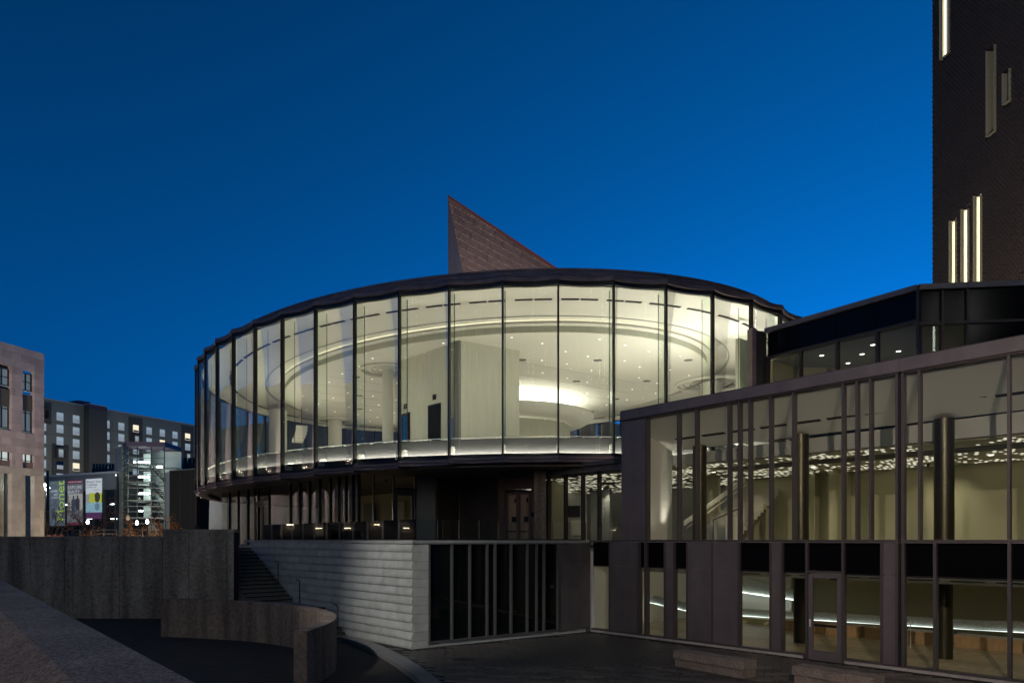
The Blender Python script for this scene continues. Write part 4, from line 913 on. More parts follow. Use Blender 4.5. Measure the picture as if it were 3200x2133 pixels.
for z0, z1 in zip(TWz[:-1], TWz[1:]):               # backing wall with real slit openings
    cuts = sorted((a, b) for a, b, lo, hi, _ in SL if lo <= z0 + .001 and hi >= z1 - .001); s = 0
    for a, b in cuts + [(26, 26)]:
        if a > s: TW.box(bk, s, a, z0, z1 - .002, -.59, -.06)
        s = b
obj('tower_backing', bk, M['tilebody'], tw_)
M['slitlit'] = glow('slit_glow', (1, .97, .86), 5); M['slitgreen'] = glow('slit_glow_green', (1, .99, .82), 8)
M['reveal'] = mat('slit_reveal', (.5, .46, .3), .6)
for a, b, lo, hi, k in SL:
    w_ = TW.ob('slit_window', a + .0, a + .03, lo, hi, -.5, .13, M['reveal'], tw_); TW.ob('reveal', b - .03, b, lo, hi, -.5, .1, M['reveal'], w_); TW.ob('sill', a + .031, b - .031, lo, lo + .05, -.5, .08, M['reveal'], w_)
    if k in (1, 2): TW.ob('side_fin', a - .19, a - .13, lo - .05, hi + (.0 if k == 1 else .12), -.1, .2, M['reveal'], w_)
    if k in (1, 2):
        TW.ob('lit_pane', a + .031, b - .031, lo + .06, hi, -.08, -.06, M['slitlit'] if k == 1 else M['slitgreen'], w_)
        if k == 1: TW.ob('bar', (a + b) / 2 - .05, (a + b) / 2 + .05, lo + .06, hi, -.055, .02, M['frame'], w_)
    elif k == 0: TW.ob('dark_pane', a + .031, b - .031, lo + .06, hi, -.4, -.38, M['black'], w_)
    else: TW.ob('dark_pane', a + .031, b - .031, lo + .06, hi, -.2, -.18, M['spandrel'], w_)
# ================================================================== copper spike
A_ = at(1399, 612, 88); Lb = at(1401, 1010, 93); Mb = at(1478, 1010, 86); Rb = at(1995, 1010, 98); Bb = at(1800, 1010, 118)
spk = thing('copper_spike', tuple((Lb + Mb + Rb) / 3), 'sharp copper clad prow rising above the round roof', 'roof spike')
obj('spike_body', MB().add([A_ + V(.1, .5, -.4), Lb + V(.2, .4, 0), Mb + V(0, .35, 0), Rb + V(-.3, .3, 0), Bb], [(0, 2, 1), (0, 3, 2), (0, 4, 3), (0, 1, 4), (1, 2, 3, 4)]), M['zincdark'], spk)
obj('side_face', MB().add([A_, Lb, Mb, A_ + V(.2, .3, -.3), Lb + V(.2, .3, 0), Mb + V(.1, .3, 0)], [(0, 2, 1), (3, 4, 5), (0, 1, 4, 3), (1, 2, 5, 4), (2, 0, 3, 5)]), M['zinc'], spk)
n3 = (Mb - A_).cross(Rb - A_).normalized(); n3 = -n3 if n3.dot(-A_) < 0 else n3
hyp = (Rb - A_).normalized(); ax = hyp; ay = n3.cross(ax); ay = -ay if ay.dot(Mb - A_) < 0 else ay
tri = [(0, 0), ((Mb - A_).dot(ax), (Mb - A_).dot(ay)), ((Rb - A_).dot(ax), 0)]
# panel rows run a little flatter than the ridge
ra = -.1; rx = (math.cos(ra), math.sin(ra)); ry = (-math.sin(ra), math.cos(ra))
def clip(poly, tri):
    cx_ = sum(p[0] for p in tri) / 3; cy_ = sum(p[1] for p in tri) / 3
    for i in range(3):
        a, b = tri[i], tri[(i + 1) % 3]; nx, ny = -(b[1] - a[1]), b[0] - a[0]
        if nx * (cx_ - a[0]) + ny * (cy_ - a[1]) < 0: nx, ny = -nx, -ny
        out = []
        for j in range(len(poly)):
            p, q = poly[j], poly[(j + 1) % len(poly)]; dp = nx * (p[0] - a[0]) + ny * (p[1] - a[1]); dq = nx * (q[0] - a[0]) + ny * (q[1] - a[1])
            if dp >= 0: out.append(p)
            if (dp >= 0) != (dq >= 0): t = dp / (dp - dq); out.append((p[0] + (q[0] - p[0]) * t, p[1] + (q[1] - p[1]) * t))
        poly = out
        if len(poly) < 3: return []
    return poly
PWID, PLEN = 1.05, 2.9
for j in range(-8, 24):
    for i in range(-4, 16):
        u0, v0 = i * PLEN + (j % 2) * PLEN * .5, j * PWID
        rect = [(u0 + .02, v0 + .02), (u0 + PLEN - .02, v0 + .02), (u0 + PLEN - .02, v0 + PWID - .02), (u0 + .02, v0 + PWID - .02)]
        rect = [(u * rx[0] + v * ry[0], u * rx[1] + v * ry[1]) for u, v in rect]
        pg = clip(rect, tri)
        if len(pg) < 3: continue
        def lift(p):
            v = p[0] * ry[0] + p[1] * ry[1]; f = (v - v0) / PWID; return .02 + .085 * f
        top = [A_ + ax * p[0] + ay * p[1] + n3 * lift(p) for p in pg]; bot = [A_ + ax * p[0] + ay * p[1] - n3 * .02 for p in pg]; n = len(pg)
        obj('shingle', MB().add(top + bot, [tuple(range(n)), tuple(range(n, 2 * n))[::-1]] + [(i_, n + i_, n + (i_ + 1) % n, (i_ + 1) % n) for i_ in range(n)]), M['copper'], spk)
mb = MB(); e = .75
mb.add([A_ + n3 * .2, Rb + n3 * .2, Rb + ay * e + n3 * .25, A_ + ay * e * .5 + n3 * .25, A_ - n3 * .3 - ay * .1, Rb - n3 * .3 - ay * .1], [(0, 1, 2, 3), (0, 4, 5, 1), (3, 2, 5, 4)]); obj('ridge_flashing', mb, mat('ridge_copper', (.22, .08, .07), .5, .4), spk)
# floodlight on the roof that grazes the spike
fl = at(1560, 900, 66); fl.z = ZT + 1.4
ft = thing('roof_floodlight', (fl.x, fl.y, ZT + .9), 'small floodlight on the round roof aimed at the copper spike', 'floodlight')
obj('housing', MB().box(fl.x - .3, fl.x + .3, fl.y - .25, fl.y - .05, ZT + 1.2, ZT + 1.6), M['frame'], ft); obj('stand', MB().tube([(fl.x, fl.y - .15, ZT + .9), (fl.x, fl.y - .15, ZT + 1.2)], .04, 8), M['frame'], ft)
spot('roof_flood', fl, (A_ * .25 + Mb * .35 + Rb * .4) + V(0, 0, 1), 90000, (1, .84, .72), 85, .8, .2)
# ================================================================== stone library building at the far left
LB = Wall((at(-80, 1100, 54.2).x, 54.2), (at(138, 1105, 60).x, 60)); 
zr = lambda px, py: LB.z(px, py)
ztop = LB.z(138, 1105)
lib = thing('stone_library', tuple(LB.p(2, 0)), 'pinkish stone clad building with square recessed windows and columns', 'building')
wins = []                                            # (x0, x1, y0, y1) in the photograph
for (x0, x1) in ((-8, 37), (71, 108)):
    dy = 18 if x0 > 0 else 0
    wins += [(x0, x1, 1147 + dy, 1201 + dy, 'w'), (x0, x1, 1213 + dy, 1334 + dy * .7, 'd'), (x0, x1, 1403 + dy * .5, 1458 + dy * .4, 'l'), (x0, x1, 1470 + dy * .3, 1690, 'p')]
WR = [(LB.s(a), LB.s(b), LB.z((a + b) / 2, y1), LB.z((a + b) / 2, y0), k) for a, b, y0, y1, k in wins]
WR = [(a, b, (0 if k == 'p' else lo), hi, k) for a, b, lo, hi, k in WR]
bh = .60; z = ztop; row = 0
blockm = {}
while z > 0:
    z0 = max(0, z - bh); s = -.35 * (row % 2)
    while s < LB.L:
        a, b = max(s, 0), min(s + .85, LB.L); s += .85
        if b - a < .05: continue
        # cut the block by the openings
        pcs = [(a, b)]
        for (wa, wb_, lo, hi, k) in WR:
            if z0 < hi - .3 and z > lo + .3:
                nw = []
                for (p, q) in pcs:
                    if q <= wa or p >= wb_: nw.append((p, q))
                    else:
                        if p < wa - .04: nw.append((p, wa))
                        if q > wb_ + .04: nw.append((wb_, q))
                pcs = nw
        for (p, q) in pcs: LB.ob('stone_block', p + .004, q - .004, z0 + .004, z - .004, -.45, random.uniform(-.006, .006), M['lib'] if z0 > LB.z(90, 1470) else M['libcol'], lib)
    z -= bh; row += 1
LB.ob('inner_wall', .02, LB.L - .02, E_ + 5.5, ztop - .05, -3.4, -3.2, M['joint'], lib)
zq0 = 0
while zq0 < E_ + 5.4:
    for a, b in ((LB.s(-10), LB.s(14)), (LB.s(14), LB.s(43)), (LB.s(43), LB.s(68)), (LB.s(83), LB.s(112)), (LB.s(112), LB.s(134))): LB.ob('inner_stone', a + .01, b - .01, zq0 + .005, zq0 + .595, -2.4, -1.7 - .25 * (a > 1.5), M['libcol'], lib)
    zq0 += .6

LB.ob('roof', .0, LB.L, ztop - .3, ztop - .02, -6, -.46, M['lib'], lib)
M['libl'] = glow('library_lit_room', (.82, .87, .9), .75); M['libsky'] = mat('library_blind_skyglow', (.5, .55, .6), .5, emis=((.35, .45, .55), .22))  # upper blinds glow faintly in place of reflected sky
for (a, b, lo, hi, k) in WR:
    if k == 'p':
        LB.ob('loggia_lintel', a - .0, b + .0, hi - .05, hi + .9, -.5, -.2, M['brown'], lib); continue
    f = LB.ob('window', a, b, lo, lo + .06, -.42, -.30, M['frame'], lib)
    for q in (a, (a + b) / 2 - .03, b - .06): LB.ob('frame_bar', q, q + .06, lo + .061, hi - .06, -.42, -.31, M['frame'], f)
    LB.ob('frame_bar', a, b, hi - .06, hi, -.42, -.30, M['frame'], f); LB.ob('frame_bar', a + .061, b - .061, (lo + hi) / 2 - .03, (lo + hi) / 2 + .03, -.415, -.315, M['frame'], f)
    LB.ob('pane', a + .03, b - .03, lo + .03, hi - .03, -.40, -.385, M['g_clear'], f)
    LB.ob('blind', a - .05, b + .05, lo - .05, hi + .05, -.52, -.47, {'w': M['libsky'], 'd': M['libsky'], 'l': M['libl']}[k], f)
    if k == 'd': LB.ob('shutter', a + .01, b - .01, lo + (hi - lo) * .55, hi - .01, -.3, -.24, M['hoteldark'], f)
LB.ob('wall_extension', -10, -.01, 0, ztop, -6, -.02, M['lib'], lib)
obj('sky_block_wing', MB().box(-80, -47, -12, 54, 0, ztop), M['lib'], lib)  # unseen wing added to block blue sky light from the left
# loggia lamp behind the columns
c = LB.p(LB.s(76), E_ + 4.6, -1.1); lt = thing('loggia_lamp', tuple(c), 'small ceiling lamp lighting the stone loggia', 'lamp'); obj('globe', MB().lathe(c, [(.001, c.z - .12), (.1, c.z - .09), (.12, c.z), (.08, c.z + .1), (.001, c.z + .12)], 12, False), glow('loggia_glow', (.85, 1, .9), 30), lt); obj('stem', MB().tube([c + V(0, 0, .12), c + V(0, 0, .8)], .02, 6), M['pole'], lt)
# ================================================================== hotel
HT = Wall((at(120, 1242, 161.5).x, 161.5), (at(640, 1336, 204).x, 204))
hz = HT.z(300, 1274)
hot = thing('hotel_block', tuple(HT.p(20, 0)), 'long grey hotel block with rows of square blue-white windows', 'building')
obj('wall', HT.box(MB(), 0, HT.L, 0, hz, -18, 0), M['hotel'], hot); HT.ob('parapet_trim', 0, HT.L, hz + .01, hz + .22, -.5, .12, M['pale'], hot)
zc8 = lambda x, y: (120 + x * .221, 1220 + y * .221)
cols = [(85, 107), (252, 347), (487, 579), (921, 1005), (1131, 1213), (1333, 1412), (1527, 1602), (1716, 1787), (1896, 1966), (2070, 2140)]
def hs(x): return HT.s(120 + x * .221)
r0 = HT.z(*zc8(300, 312)); r1 = HT.z(*zc8(300, 424)); pitch = r0 - HT.z(*zc8(300, 484))
def dark_panel(x0, x1, y0, y1): xm = (x0 + x1) / 2; HT.ob('dark_panel', hs(x0), hs(x1), HT.z(*zc8(xm, y1)), min(HT.z(*zc8(xm, y0)), hz - .02), .02, .12, M['hoteldark'], hot)
dark_panel(30, 180, 160, 465); dark_panel(190, 425, 755, 1300); dark_panel(1275, 1470, 380, 930); dark_panel(2020, 2190, 500, 1200); dark_panel(1790, 1845, 770, 1000)
tr = HT.ob('stair_tower', hs(640), hs(895), 0, HT.z(*zc8(770, 275)), .02, 2.2, M['hoteldark'], hot)
HT.ob('purple_cap', hs(640), hs(895), HT.z(*zc8(770, 270)), HT.z(*zc8(770, 222)), .02, 2.25, M['purple'], hot); HT.ob('cap_trim', hs(640), hs(897), HT.z(*zc8(770, 221)), HT.z(*zc8(770, 214)), .0, 2.3, M['pale'], hot)
HT.ob('roof_house', hs(600), hs(770), hz, HT.z(*zc8(690, 150)), -9, -1, M['purple'], hot); HT.ob('roof_house_trim', hs(600), hs(771), HT.z(*zc8(690, 149)), HT.z(*zc8(690, 143)), -9, -.9, M['pale'], hot)
HT.ob('roof_plant', hs(370), hs(520), hz, hz + 1.2, -8, -6, M['pale'], hot)
M['hw'] = mat('hotel_blind_skyglow', (.5, .58, .62), .5, emis=((.42, .55, .62), .42), vary=.08); M['hwl'] = mat('hotel_blind_lower_skyglow', (.5, .58, .62), .5, emis=((.45, .53, .58), .30)); M['hlit'] = glow('hotel_lit_room', (1, .9, .66), 1.0); M['hdark'] = mat('hotel_dark_pane', (.01, .012, .014), .05)  # pale blinds self-lit to stand for the sky glow they reflect
framed = {(1, 3), (5, 1), (9, 2), (0, 0)}; lit = {(5, 0), (9, 0), (7, 1), (2, 4)}
for ci, (xa, xb) in enumerate(cols):
    for r in range(9):
        zt1 = r0 - r * pitch; zt0_ = r1 - r * pitch
        if zt0_ < 1: continue
        a, b = (hs(xa), hs(xb)) if ci else (hs(20), hs(107))
        pr_ = .14 if any(x0 <= (xa + xb) / 2 <= x1 for x0, x1 in ((190, 425), (1275, 1470), (2020, 2190))) else 0.0
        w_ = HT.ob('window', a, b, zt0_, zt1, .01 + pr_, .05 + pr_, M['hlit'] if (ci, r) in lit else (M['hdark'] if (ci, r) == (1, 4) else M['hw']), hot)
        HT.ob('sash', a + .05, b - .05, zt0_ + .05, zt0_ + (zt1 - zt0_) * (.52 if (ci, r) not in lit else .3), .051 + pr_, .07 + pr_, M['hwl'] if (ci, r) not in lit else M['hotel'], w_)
        if (ci, r) in framed:
            for (p, q, lo, hi) in ((a - .35, a - .05, zt0_ - .35, zt1 + .35), (b + .05, b + .35, zt0_ - .35, zt1 + .35), (a - .049, b + .049, zt1 + .05, zt1 + .35), (a - .049, b + .049, zt0_ - .35, zt0_ - .05)): HT.ob('window_box', p, q, lo, hi, .13, 1.1, M['hoteldark'], w_)
for r in range(8):
    zz = (r1 - r * pitch) - (pitch - (r0 - r1)) * .55; HT.ob('floor_joint', 0, hs(640) - .1, zz, zz + .07, .002, .012, M['hoteldark'], hot); HT.ob('floor_joint', hs(896), HT.L, zz, zz + .07, .002, .012, M['hoteldark'], hot)
# ================================================================== garage with banners
GA = Wall((at(100, 1493, 119.5).x, 119.5), (at(360, 1477, 110).x, 110))
gz = GA.z(250, 1484)
ga = thing('parking_structure', tuple(GA.p(10, 0)), 'dark glazed parking structure hung with three large banners', 'building')
obj('body', GA.box(MB(), 0, GA.L, 0, gz, -20, -.25), M['garagedark'], ga)
GA.ob('coping', 0, GA.L, gz + .005, gz + .3, -.6, .15, M['pale'], ga); GA.ob('frieze', 0, GA.L, gz - 2.6, gz, -.24, 0, M['garage'], ga)
nb = 8
for k in range(nb + 1): GA.ob('pilaster', GA.L * k / nb - .25, GA.L * k / nb + .25, 0, gz - 2.61, -.24, -.02, M['garagedark'], ga)
M['garglass'] = mat('garage_glass', (.02, .025, .03), .06); M['tubeg'] = glow('garage_tube', (.85, 1, .95), 7)
for k in range(nb):
    for (z0, z1) in ((.5, 4.2), (4.4, gz - 2.7)): GA.ob('pane', GA.L * k / nb + .27, GA.L * (k + 1) / nb - .27, z0, z1, -.2, -.15, M['garglass'], ga)
for (x, y) in ((172, 1532), (214, 1531), (270, 1530), (350, 1525), (212, 1576), (285, 1575), (352, 1574), (280, 1620), (354, 1620), (300, 1486), (352, 1484)):
    s = GA.s(x); zz = GA.z(x, y); GA.ob('garage_lamp', s - .75, s + .75, zz - .07, zz + .07, -.13, -.04, M['tubeg'], ga)
def zz5(x, y): return 120 + x * .2168, 1360 + y * .2168
def text(s, size, par, name, mw, m, sx=1):
    cu = bpy.data.curves.new('lettering', 'FONT'); cu.body = s; cu.size = size; cu.extrude = .004; cu.resolution_u = 3
    o = bpy.data.objects.new('lettering_tmp', cu); COL.objects.link(o); dg = bpy.context.evaluated_depsgraph_get(); dg.update()
    me = bpy.data.meshes.new_from_object(o.evaluated_get(dg)); bpy.data.objects.remove(o); me.materials.clear(); me.materials.append(m)
    xs = [v.co.x for v in me.vertices] or [0]; return put(name, me, par, mw), max(xs) - min(xs)
def gframe(s, z, o, rot=0):
    p = GA.p(s, z, o); d = Vector((GA.d.x, GA.d.y, 0)); u = Vector((0, 0, 1)); n = Vector((GA.n.x, GA.n.y, 0))
    if rot: d, u = u, -d
    return Matrix(((d.x, u.x, n.x, p.x), (d.y, u.y, n.y, p.y), (d.z, u.z, n.z, p.z), (0, 0, 0, 1)))
def em(name, c, k=.5): return mat(name, c, .7, emis=(c, k), noise=(.6, .08))  # prints glow in their own colours, in place of light on the banners
def bannerbox(x0, x1, y0, y1):
    (a, ya), (b, yb) = zz5(x0, y0), zz5(x1, y1); m = (a + b) / 2; return GA.s(a), GA.s(b), GA.z(m, yb), GA.z(m, ya)
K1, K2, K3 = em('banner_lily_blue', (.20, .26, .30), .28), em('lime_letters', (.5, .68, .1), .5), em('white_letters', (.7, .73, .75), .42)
def fit_text(body, par, s0, z0, width, h, m, o=.085, name='lettering'):
    ob, wd = text(body, 1, par, name, Matrix(), m); ob.matrix_basis = gframe(s0, z0, o) @ Matrix.Diagonal((width / wd, h / .72, 1, 1)); return ob
# banner 1
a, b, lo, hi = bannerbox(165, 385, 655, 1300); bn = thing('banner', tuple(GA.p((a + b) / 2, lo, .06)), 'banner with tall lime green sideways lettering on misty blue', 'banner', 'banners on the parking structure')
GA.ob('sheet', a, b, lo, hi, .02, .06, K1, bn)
rb = random.Random(5)
for k in range(26):
    u, v = rb.uniform(a, b - 1.2), rb.uniform(lo, hi); GA.ob('print_patch', u, min(b - .02, u + rb.uniform(.6, 2.2)), max(lo, v - rb.uniform(.1, .3)), v, .061 + k * .0003, .0615 + k * .0003, em('lily_%d' % k, rb.choice([(.25, .33, .36), (.14, .2, .24), (.32, .38, .38), (.2, .28, .2)]), .25), bn)
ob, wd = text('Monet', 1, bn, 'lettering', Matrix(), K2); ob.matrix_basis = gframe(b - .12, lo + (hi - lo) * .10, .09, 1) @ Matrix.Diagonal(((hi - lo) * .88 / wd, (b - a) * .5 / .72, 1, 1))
fit_text('DENVER', bn, a + .35, hi - 1.9, 1.9, .38, K3); fit_text('ART', bn, a + 1.2, hi - 2.5, 1.4, .42, K3); fit_text('MUSEUM', bn, a + .6, hi - 2.95, 1.9, .28, K3)
# banner 2
a, b, lo, hi = bannerbox(420, 642, 640, 1290); bn = thing('banner', tuple(GA.p((a + b) / 2, lo, .06)), 'banner showing two people viewing a wall, maroon strip on top', 'banner', 'banners on the parking structure')
w_, h_ = b - a, hi - lo
GA.ob('sheet', a, b, lo, hi, .02, .06, em('banner_grey', (.2, .2, .2), .3), bn); GA.ob('maroon_strip', a, b, hi - .085 * h_, hi, .061, .066, em('maroon', (.16, .03, .05), .4), bn); GA.ob('gallery_print', a + .1 * w_, b, lo + .33 * h_, lo + .68 * h_, .061, .065, em('gallery_cream', (.48, .46, .4), .4), bn); GA.ob('lower_print', a, b, lo, lo + .33 * h_, .061, .064, em('floor_grey', (.24, .24, .25), .3), bn); GA.ob('maroon_strip', a, b, lo, lo + .06 * h_, .0645, .067, em('maroon2', (.16, .04, .06), .4), bn)
fit_text('CLYFFORD STILL MUSEUM', bn, a + .05 * w_, hi - .058 * h_, w_ * .9, .028 * h_, K3); fit_text('EXPLORE', bn, a + .05 * w_, hi - .20 * h_, w_ * .9, .078 * h_, K3); fit_text('BEAUTY', bn, a + .05 * w_, hi - .295 * h_, w_ * .76, .07 * h_, K3); fit_text('IN DIFFERENT SPACES', bn, a + .05 * w_, hi - .33 * h_, w_ * .86, .02 * h_, K3)
for (u, v, sc, c) in ((.42, .40, 1.0, (.07, .09, .12)), (.68, .42, .92, (.06, .05, .06))):
    mb = MB(); pts = []
    for (x, y) in ((-.16, -.30), (.16, -.30), (.2, .05), (.17, .14), (.05, .17), (.07, .2), (.07, .26), (0, .285), (-.07, .26), (-.07, .2), (-.05, .17), (-.17, .14), (-.2, .05)): pts.append(GA.p(a + w_ * (u + x * .75 * sc), lo + h_ * (v + .08 + y * .62 * sc), .07))
    obj('printed_figure', mb.poly(pts), em('figure', c, .4), bn)
# banner 3
a, b, lo, hi = bannerbox(688, 918, 622, 1200); bn = thing('banner', tuple(GA.p((a + b) / 2, lo, .06)), 'white banner with dark heading over yellow and blue portraits', 'banner', 'banners on the parking structure')
w_, h_ = b - a, hi - lo
GA.ob('sheet', a, b, lo + .62 * h_, hi, .02, .06, em('banner_white', (.62, .66, .68), .55), bn); GA.ob('yellow_print', a + .22 * w_, b, lo + .41 * h_, lo + .645 * h_, .061, .064, em('yellow', (.55, .58, .05), .45), bn); GA.ob('grey_print', a, a + .22 * w_, lo + .41 * h_, lo + .62 * h_, .02, .06, em('greyp', (.4, .42, .42), .4), bn); GA.ob('blue_print', a, b, lo + .16 * h_, lo + .41 * h_, .02, .06, em('light_blue', (.32, .52, .58), .45), bn); GA.ob('purple_print', a, b, lo, lo + .16 * h_, .02, .06, em('purplep', (.12, .04, .12), .4), bn)
KD = em('navy_letters', (.02, .02, .05), .1)
fit_text("Women's Vote", bn, a + .05 * w_, hi - .10 * h_, w_ * .88, .055 * h_, KD); fit_text('Centennial', bn, a + .05 * w_, hi - .17 * h_, w_ * .66, .055 * h_, KD); fit_text('COLORADO // 2020', bn, a + .05 * w_, hi - .225 * h_, w_ * .62, .026 * h_, KD); fit_text('Lasting impact', bn, a + .5 * w_, hi - .285 * h_, w_ * .42, .02 * h_, KD)
for (u, v, su, sv) in ((.73, .535, .17, .13), (.72, .30, .15, .10)):
    mb = MB(); obj('printed_portrait', mb.poly([GA.p(a + w_ * (u + su * math.cos(q * .4) * (1 + .12 * math.sin(q * 2.1))), lo + h_ * (v + sv * math.sin(q * .4)), .07) for q in range(16)]), em('portrait', (.08, .07, .05) if v > .5 else (.2, .34, .38), .3), bn)
# ================================================================== glazed stair tower
def T(x, y, Y): px, py = zz5(x, y); return at(px, py, Y)
g0 = T(1205, 140, 110).xy; g1 = T(1285, 140, 107).xy; g2 = T(1820, 140, 107.6).xy
ST1 = Wall(tuple(g0), tuple(g1)); ST2 = Wall(tuple(g1), tuple(g2))
stt = thing('glazed_stair_tower', (g1.x, g1.y, 0), 'bright glass stair tower with steel bars and fluorescent lamps', 'tower')
zT = ST2.z(zz5(1285, 88)[0], zz5(1285, 88)[1]); zC = ST2.z(zz5(1285, 155)[0], zz5(1285, 155)[1])
bk_ = V(-.3, 6); poly = [tuple(g1), tuple(g2), tuple(g2 + bk_), tuple(g1 + bk_)]
obj('roof_cap', MB().prism([tuple(g1 + V(-.1, -.1)), tuple(g2 + V(.1, -.1)), tuple(g2 + bk_), tuple(g0)], zC, zT), M['purple'], stt)
obj('back_wall', MB().prism([tuple(g1 + bk_), tuple(g2 + bk_), tuple(g2 + bk_ + V(0, .3)), tuple(g1 + bk_ + V(0, .3))], 0, zC - .02), M['pale'], stt)
fz = [ST2.z(*zz5(1500, y)) for y in (415, 682, 935, 1185)]
for zf in fz:
    obj('floor_slab', MB().prism([tuple(g1 + V(.15, .25)), tuple(g1 + V(2.8, .25)), tuple(g1 + V(2.5, 5.9)), tuple(g1 + V(-.1, 5.9))], zf - .16, zf), M['garage'], stt)
    obj('landing', MB().prism([tuple(g1 + V(2.82, 4.2)), tuple(g2 + V(-.3, 4.2)), tuple(g2 + V(-.5, 5.9)), tuple(g1 + V(2.6, 5.9))], zf - .16, zf), M['garage'], stt)
    fpA = g1 + V(3.0, .9); mb = MB()
    for k in range(8): mb2 = MB().box(fpA.x + .05 + .3 * k, fpA.x + .36 + .3 * k, fpA.y, fpA.y + 1.2, zf - 2.75 + .17 * (16 - 2 * k) , zf - 2.75 + .17 * (16 - 2 * k) + .14); obj('stair_step', mb2, M['garagedark'], stt)
    obj('stair_stringer', MB().hexa([(fpA.x, fpA.y - .06, zf - .35), (fpA.x + 2.4, fpA.y - .06, zf - 2.9), (fpA.x + 2.4, fpA.y - .01, zf - 2.9), (fpA.x, fpA.y - .01, zf - .35), (fpA.x, fpA.y - .06, zf + .05), (fpA.x + 2.4, fpA.y - .06, zf - 2.5), (fpA.x + 2.4, fpA.y - .01, zf - 2.5), (fpA.x, fpA.y - .01, zf + .05)]), M['garagedark'], stt)
    obj('door_panel', MB().box(g1.x + .35, g1.x + 1.5, g1.y + 4.0, g1.y + 4.1, zf, zf + 2.1), M['pale'], stt)
M['tube2'] = glow('stair_tube', (.8, 1, .97), 45)
for (x0, x1, y) in ((1450, 1592, 385), (1450, 1592, 593), (1455, 1600, 838), (1450, 1502, 1087), (1380, 1395, 385), (1715, 1780, 452)):
    p0 = T(x0, y, 109); p1 = T(x1, y, 109); obj('fluorescent_lamp', MB().tube([p0, p1], .13, 8), M['tube2'], stt)
ys = [155, 240, 325, 415, 500, 580, 670, 755, 850, 935, 1020, 1097, 1185, 1270, 1355, 1440]
for y in ys:
    zz_ = ST2.z(*zz5(1500, y)); thick = .09 if y in (415, 682, 670, 935, 1185) else .05
    ST2.ob('bar', 0, ST2.L, zz_ - thick, zz_ + thick, .0, .1, M['mullgrey'], stt); ST1.ob('bar', 0, ST1.L, zz_ - .05, zz_ + .05, .0, .1, M['mullgrey'], stt)
for x in (1287, 1425, 1627, 1815): s = ST2.s(zz5(x, 0)[0]); ST2.ob('upright', s - .07, s + .07, 0, zT - .05, -.1, .0, M['zincdark'], stt)
for i in range(3):
    a, b = [ST2.s(zz5(x, 0)[0]) for x in ((1287, 1425), (1425, 1627), (1627, 1815))[i]]; ST2.ob('pane', a + .08, b - .08, 0, zC, -.06, -.04, M['g_clear'], stt)
ST1.ob('pane', .05, ST1.L - .05, 0, zC, -.06, -.04, M['g_shade'], stt)
bl = thing('concrete_blade', (T(1150, 1400, 110).x, 110, 0), 'pale concrete blade wall beside the glass stair tower', 'wall')
ba, bb = T(1097, 200, 112).xy, T(1203, 140, 109.5).xy; BW = Wall(tuple(ba), tuple(bb)); zz_ = BW.z(*zz5(1150, 170)); BW.ob('wall_face', 0, BW.L, 0, zz_, -1, 0, M['garage'], bl); BW.ob('cap', -.02, BW.L, zz_ + .003, zz_ + .08, -1.02, .03, M['pale'], bl)
# dark block to its right, green glass roof rails behind
M['blockdark'] = mat('block_black_brown', (.016, .013, .011), .8, spec=.2)
db = thing('dark_block', (T(2050, 1300, 104).x, 104, 0), 'plain black brown block wall next to the glass stair tower', 'building')
DB = Wall(tuple(T(1890, 490, 106).xy), tuple(T(2275, 515, 103).xy)); zz_ = DB.z(*zz5(2050, 503)); DB.ob('wall_face', 0, DB.L, 0, zz_, -5, 0, M['blockdark'], db); DB.ob('cap', -.05, DB.L, zz_ + .003, zz_ + .15, -5, .06, M['hoteldark'], db)
for k in (1, 2): DB.ob('panel_joint', DB.L * k / 2.5 - .03, DB.L * k / 2.5 + .03, 0, zz_, .002, .02, M['joint'], db)
DBs = Wall(tuple(T(1826, 490, 108).xy), tuple(T(1888, 490, 106.2).xy)); DBs.ob('side_face', 0, DBs.L, 0, zz_ - .02, -.5, 0, M['garage'], db)
M['greenrail'] = mat('green_glass', (.012, .03, .014), .15)
rb_ = thing('roof_terrace_block', (T(1000, 500, 124).x, 124, 0), 'dark roof terrace with green glass rail behind the parking structure', 'building')
for (x0, x1, y0, y1, y2, Y) in ((770, 1090, 405, 475, 640, 125), (1822, 2275, 320, 405, 520, 118)):
    p0, p1 = T(x0, y1, Y), T(x1, y1 + (15 if x0 > 1500 else -18), Y); Wq = Wall(tuple(p0.xy), tuple(p1.xy)); zt_ = Wq.z(*zz5((x0 + x1) / 2, y1)); zr_ = Wq.z(*zz5((x0 + x1) / 2, y0))
    Wq.ob('storey', 0, Wq.L, 0, zt_, -6, 0, M['garagedark'], rb_); n = 7
    for k in range(n): Wq.ob('rail_pane', Wq.L * k / n + .05, Wq.L * (k + 1) / n - .05, zt_ + .01, zr_, -.2, -.12, M['greenrail'], rb_)
    for k in range(5): Wq.ob('window', Wq.L * k / 5 + .4, Wq.L * (k + 1) / 5 - .4, zt_ - 3.6, zt_ - 1.2, .01, .06, M['hdark'] if k % 2 else M['hwl'], rb_)
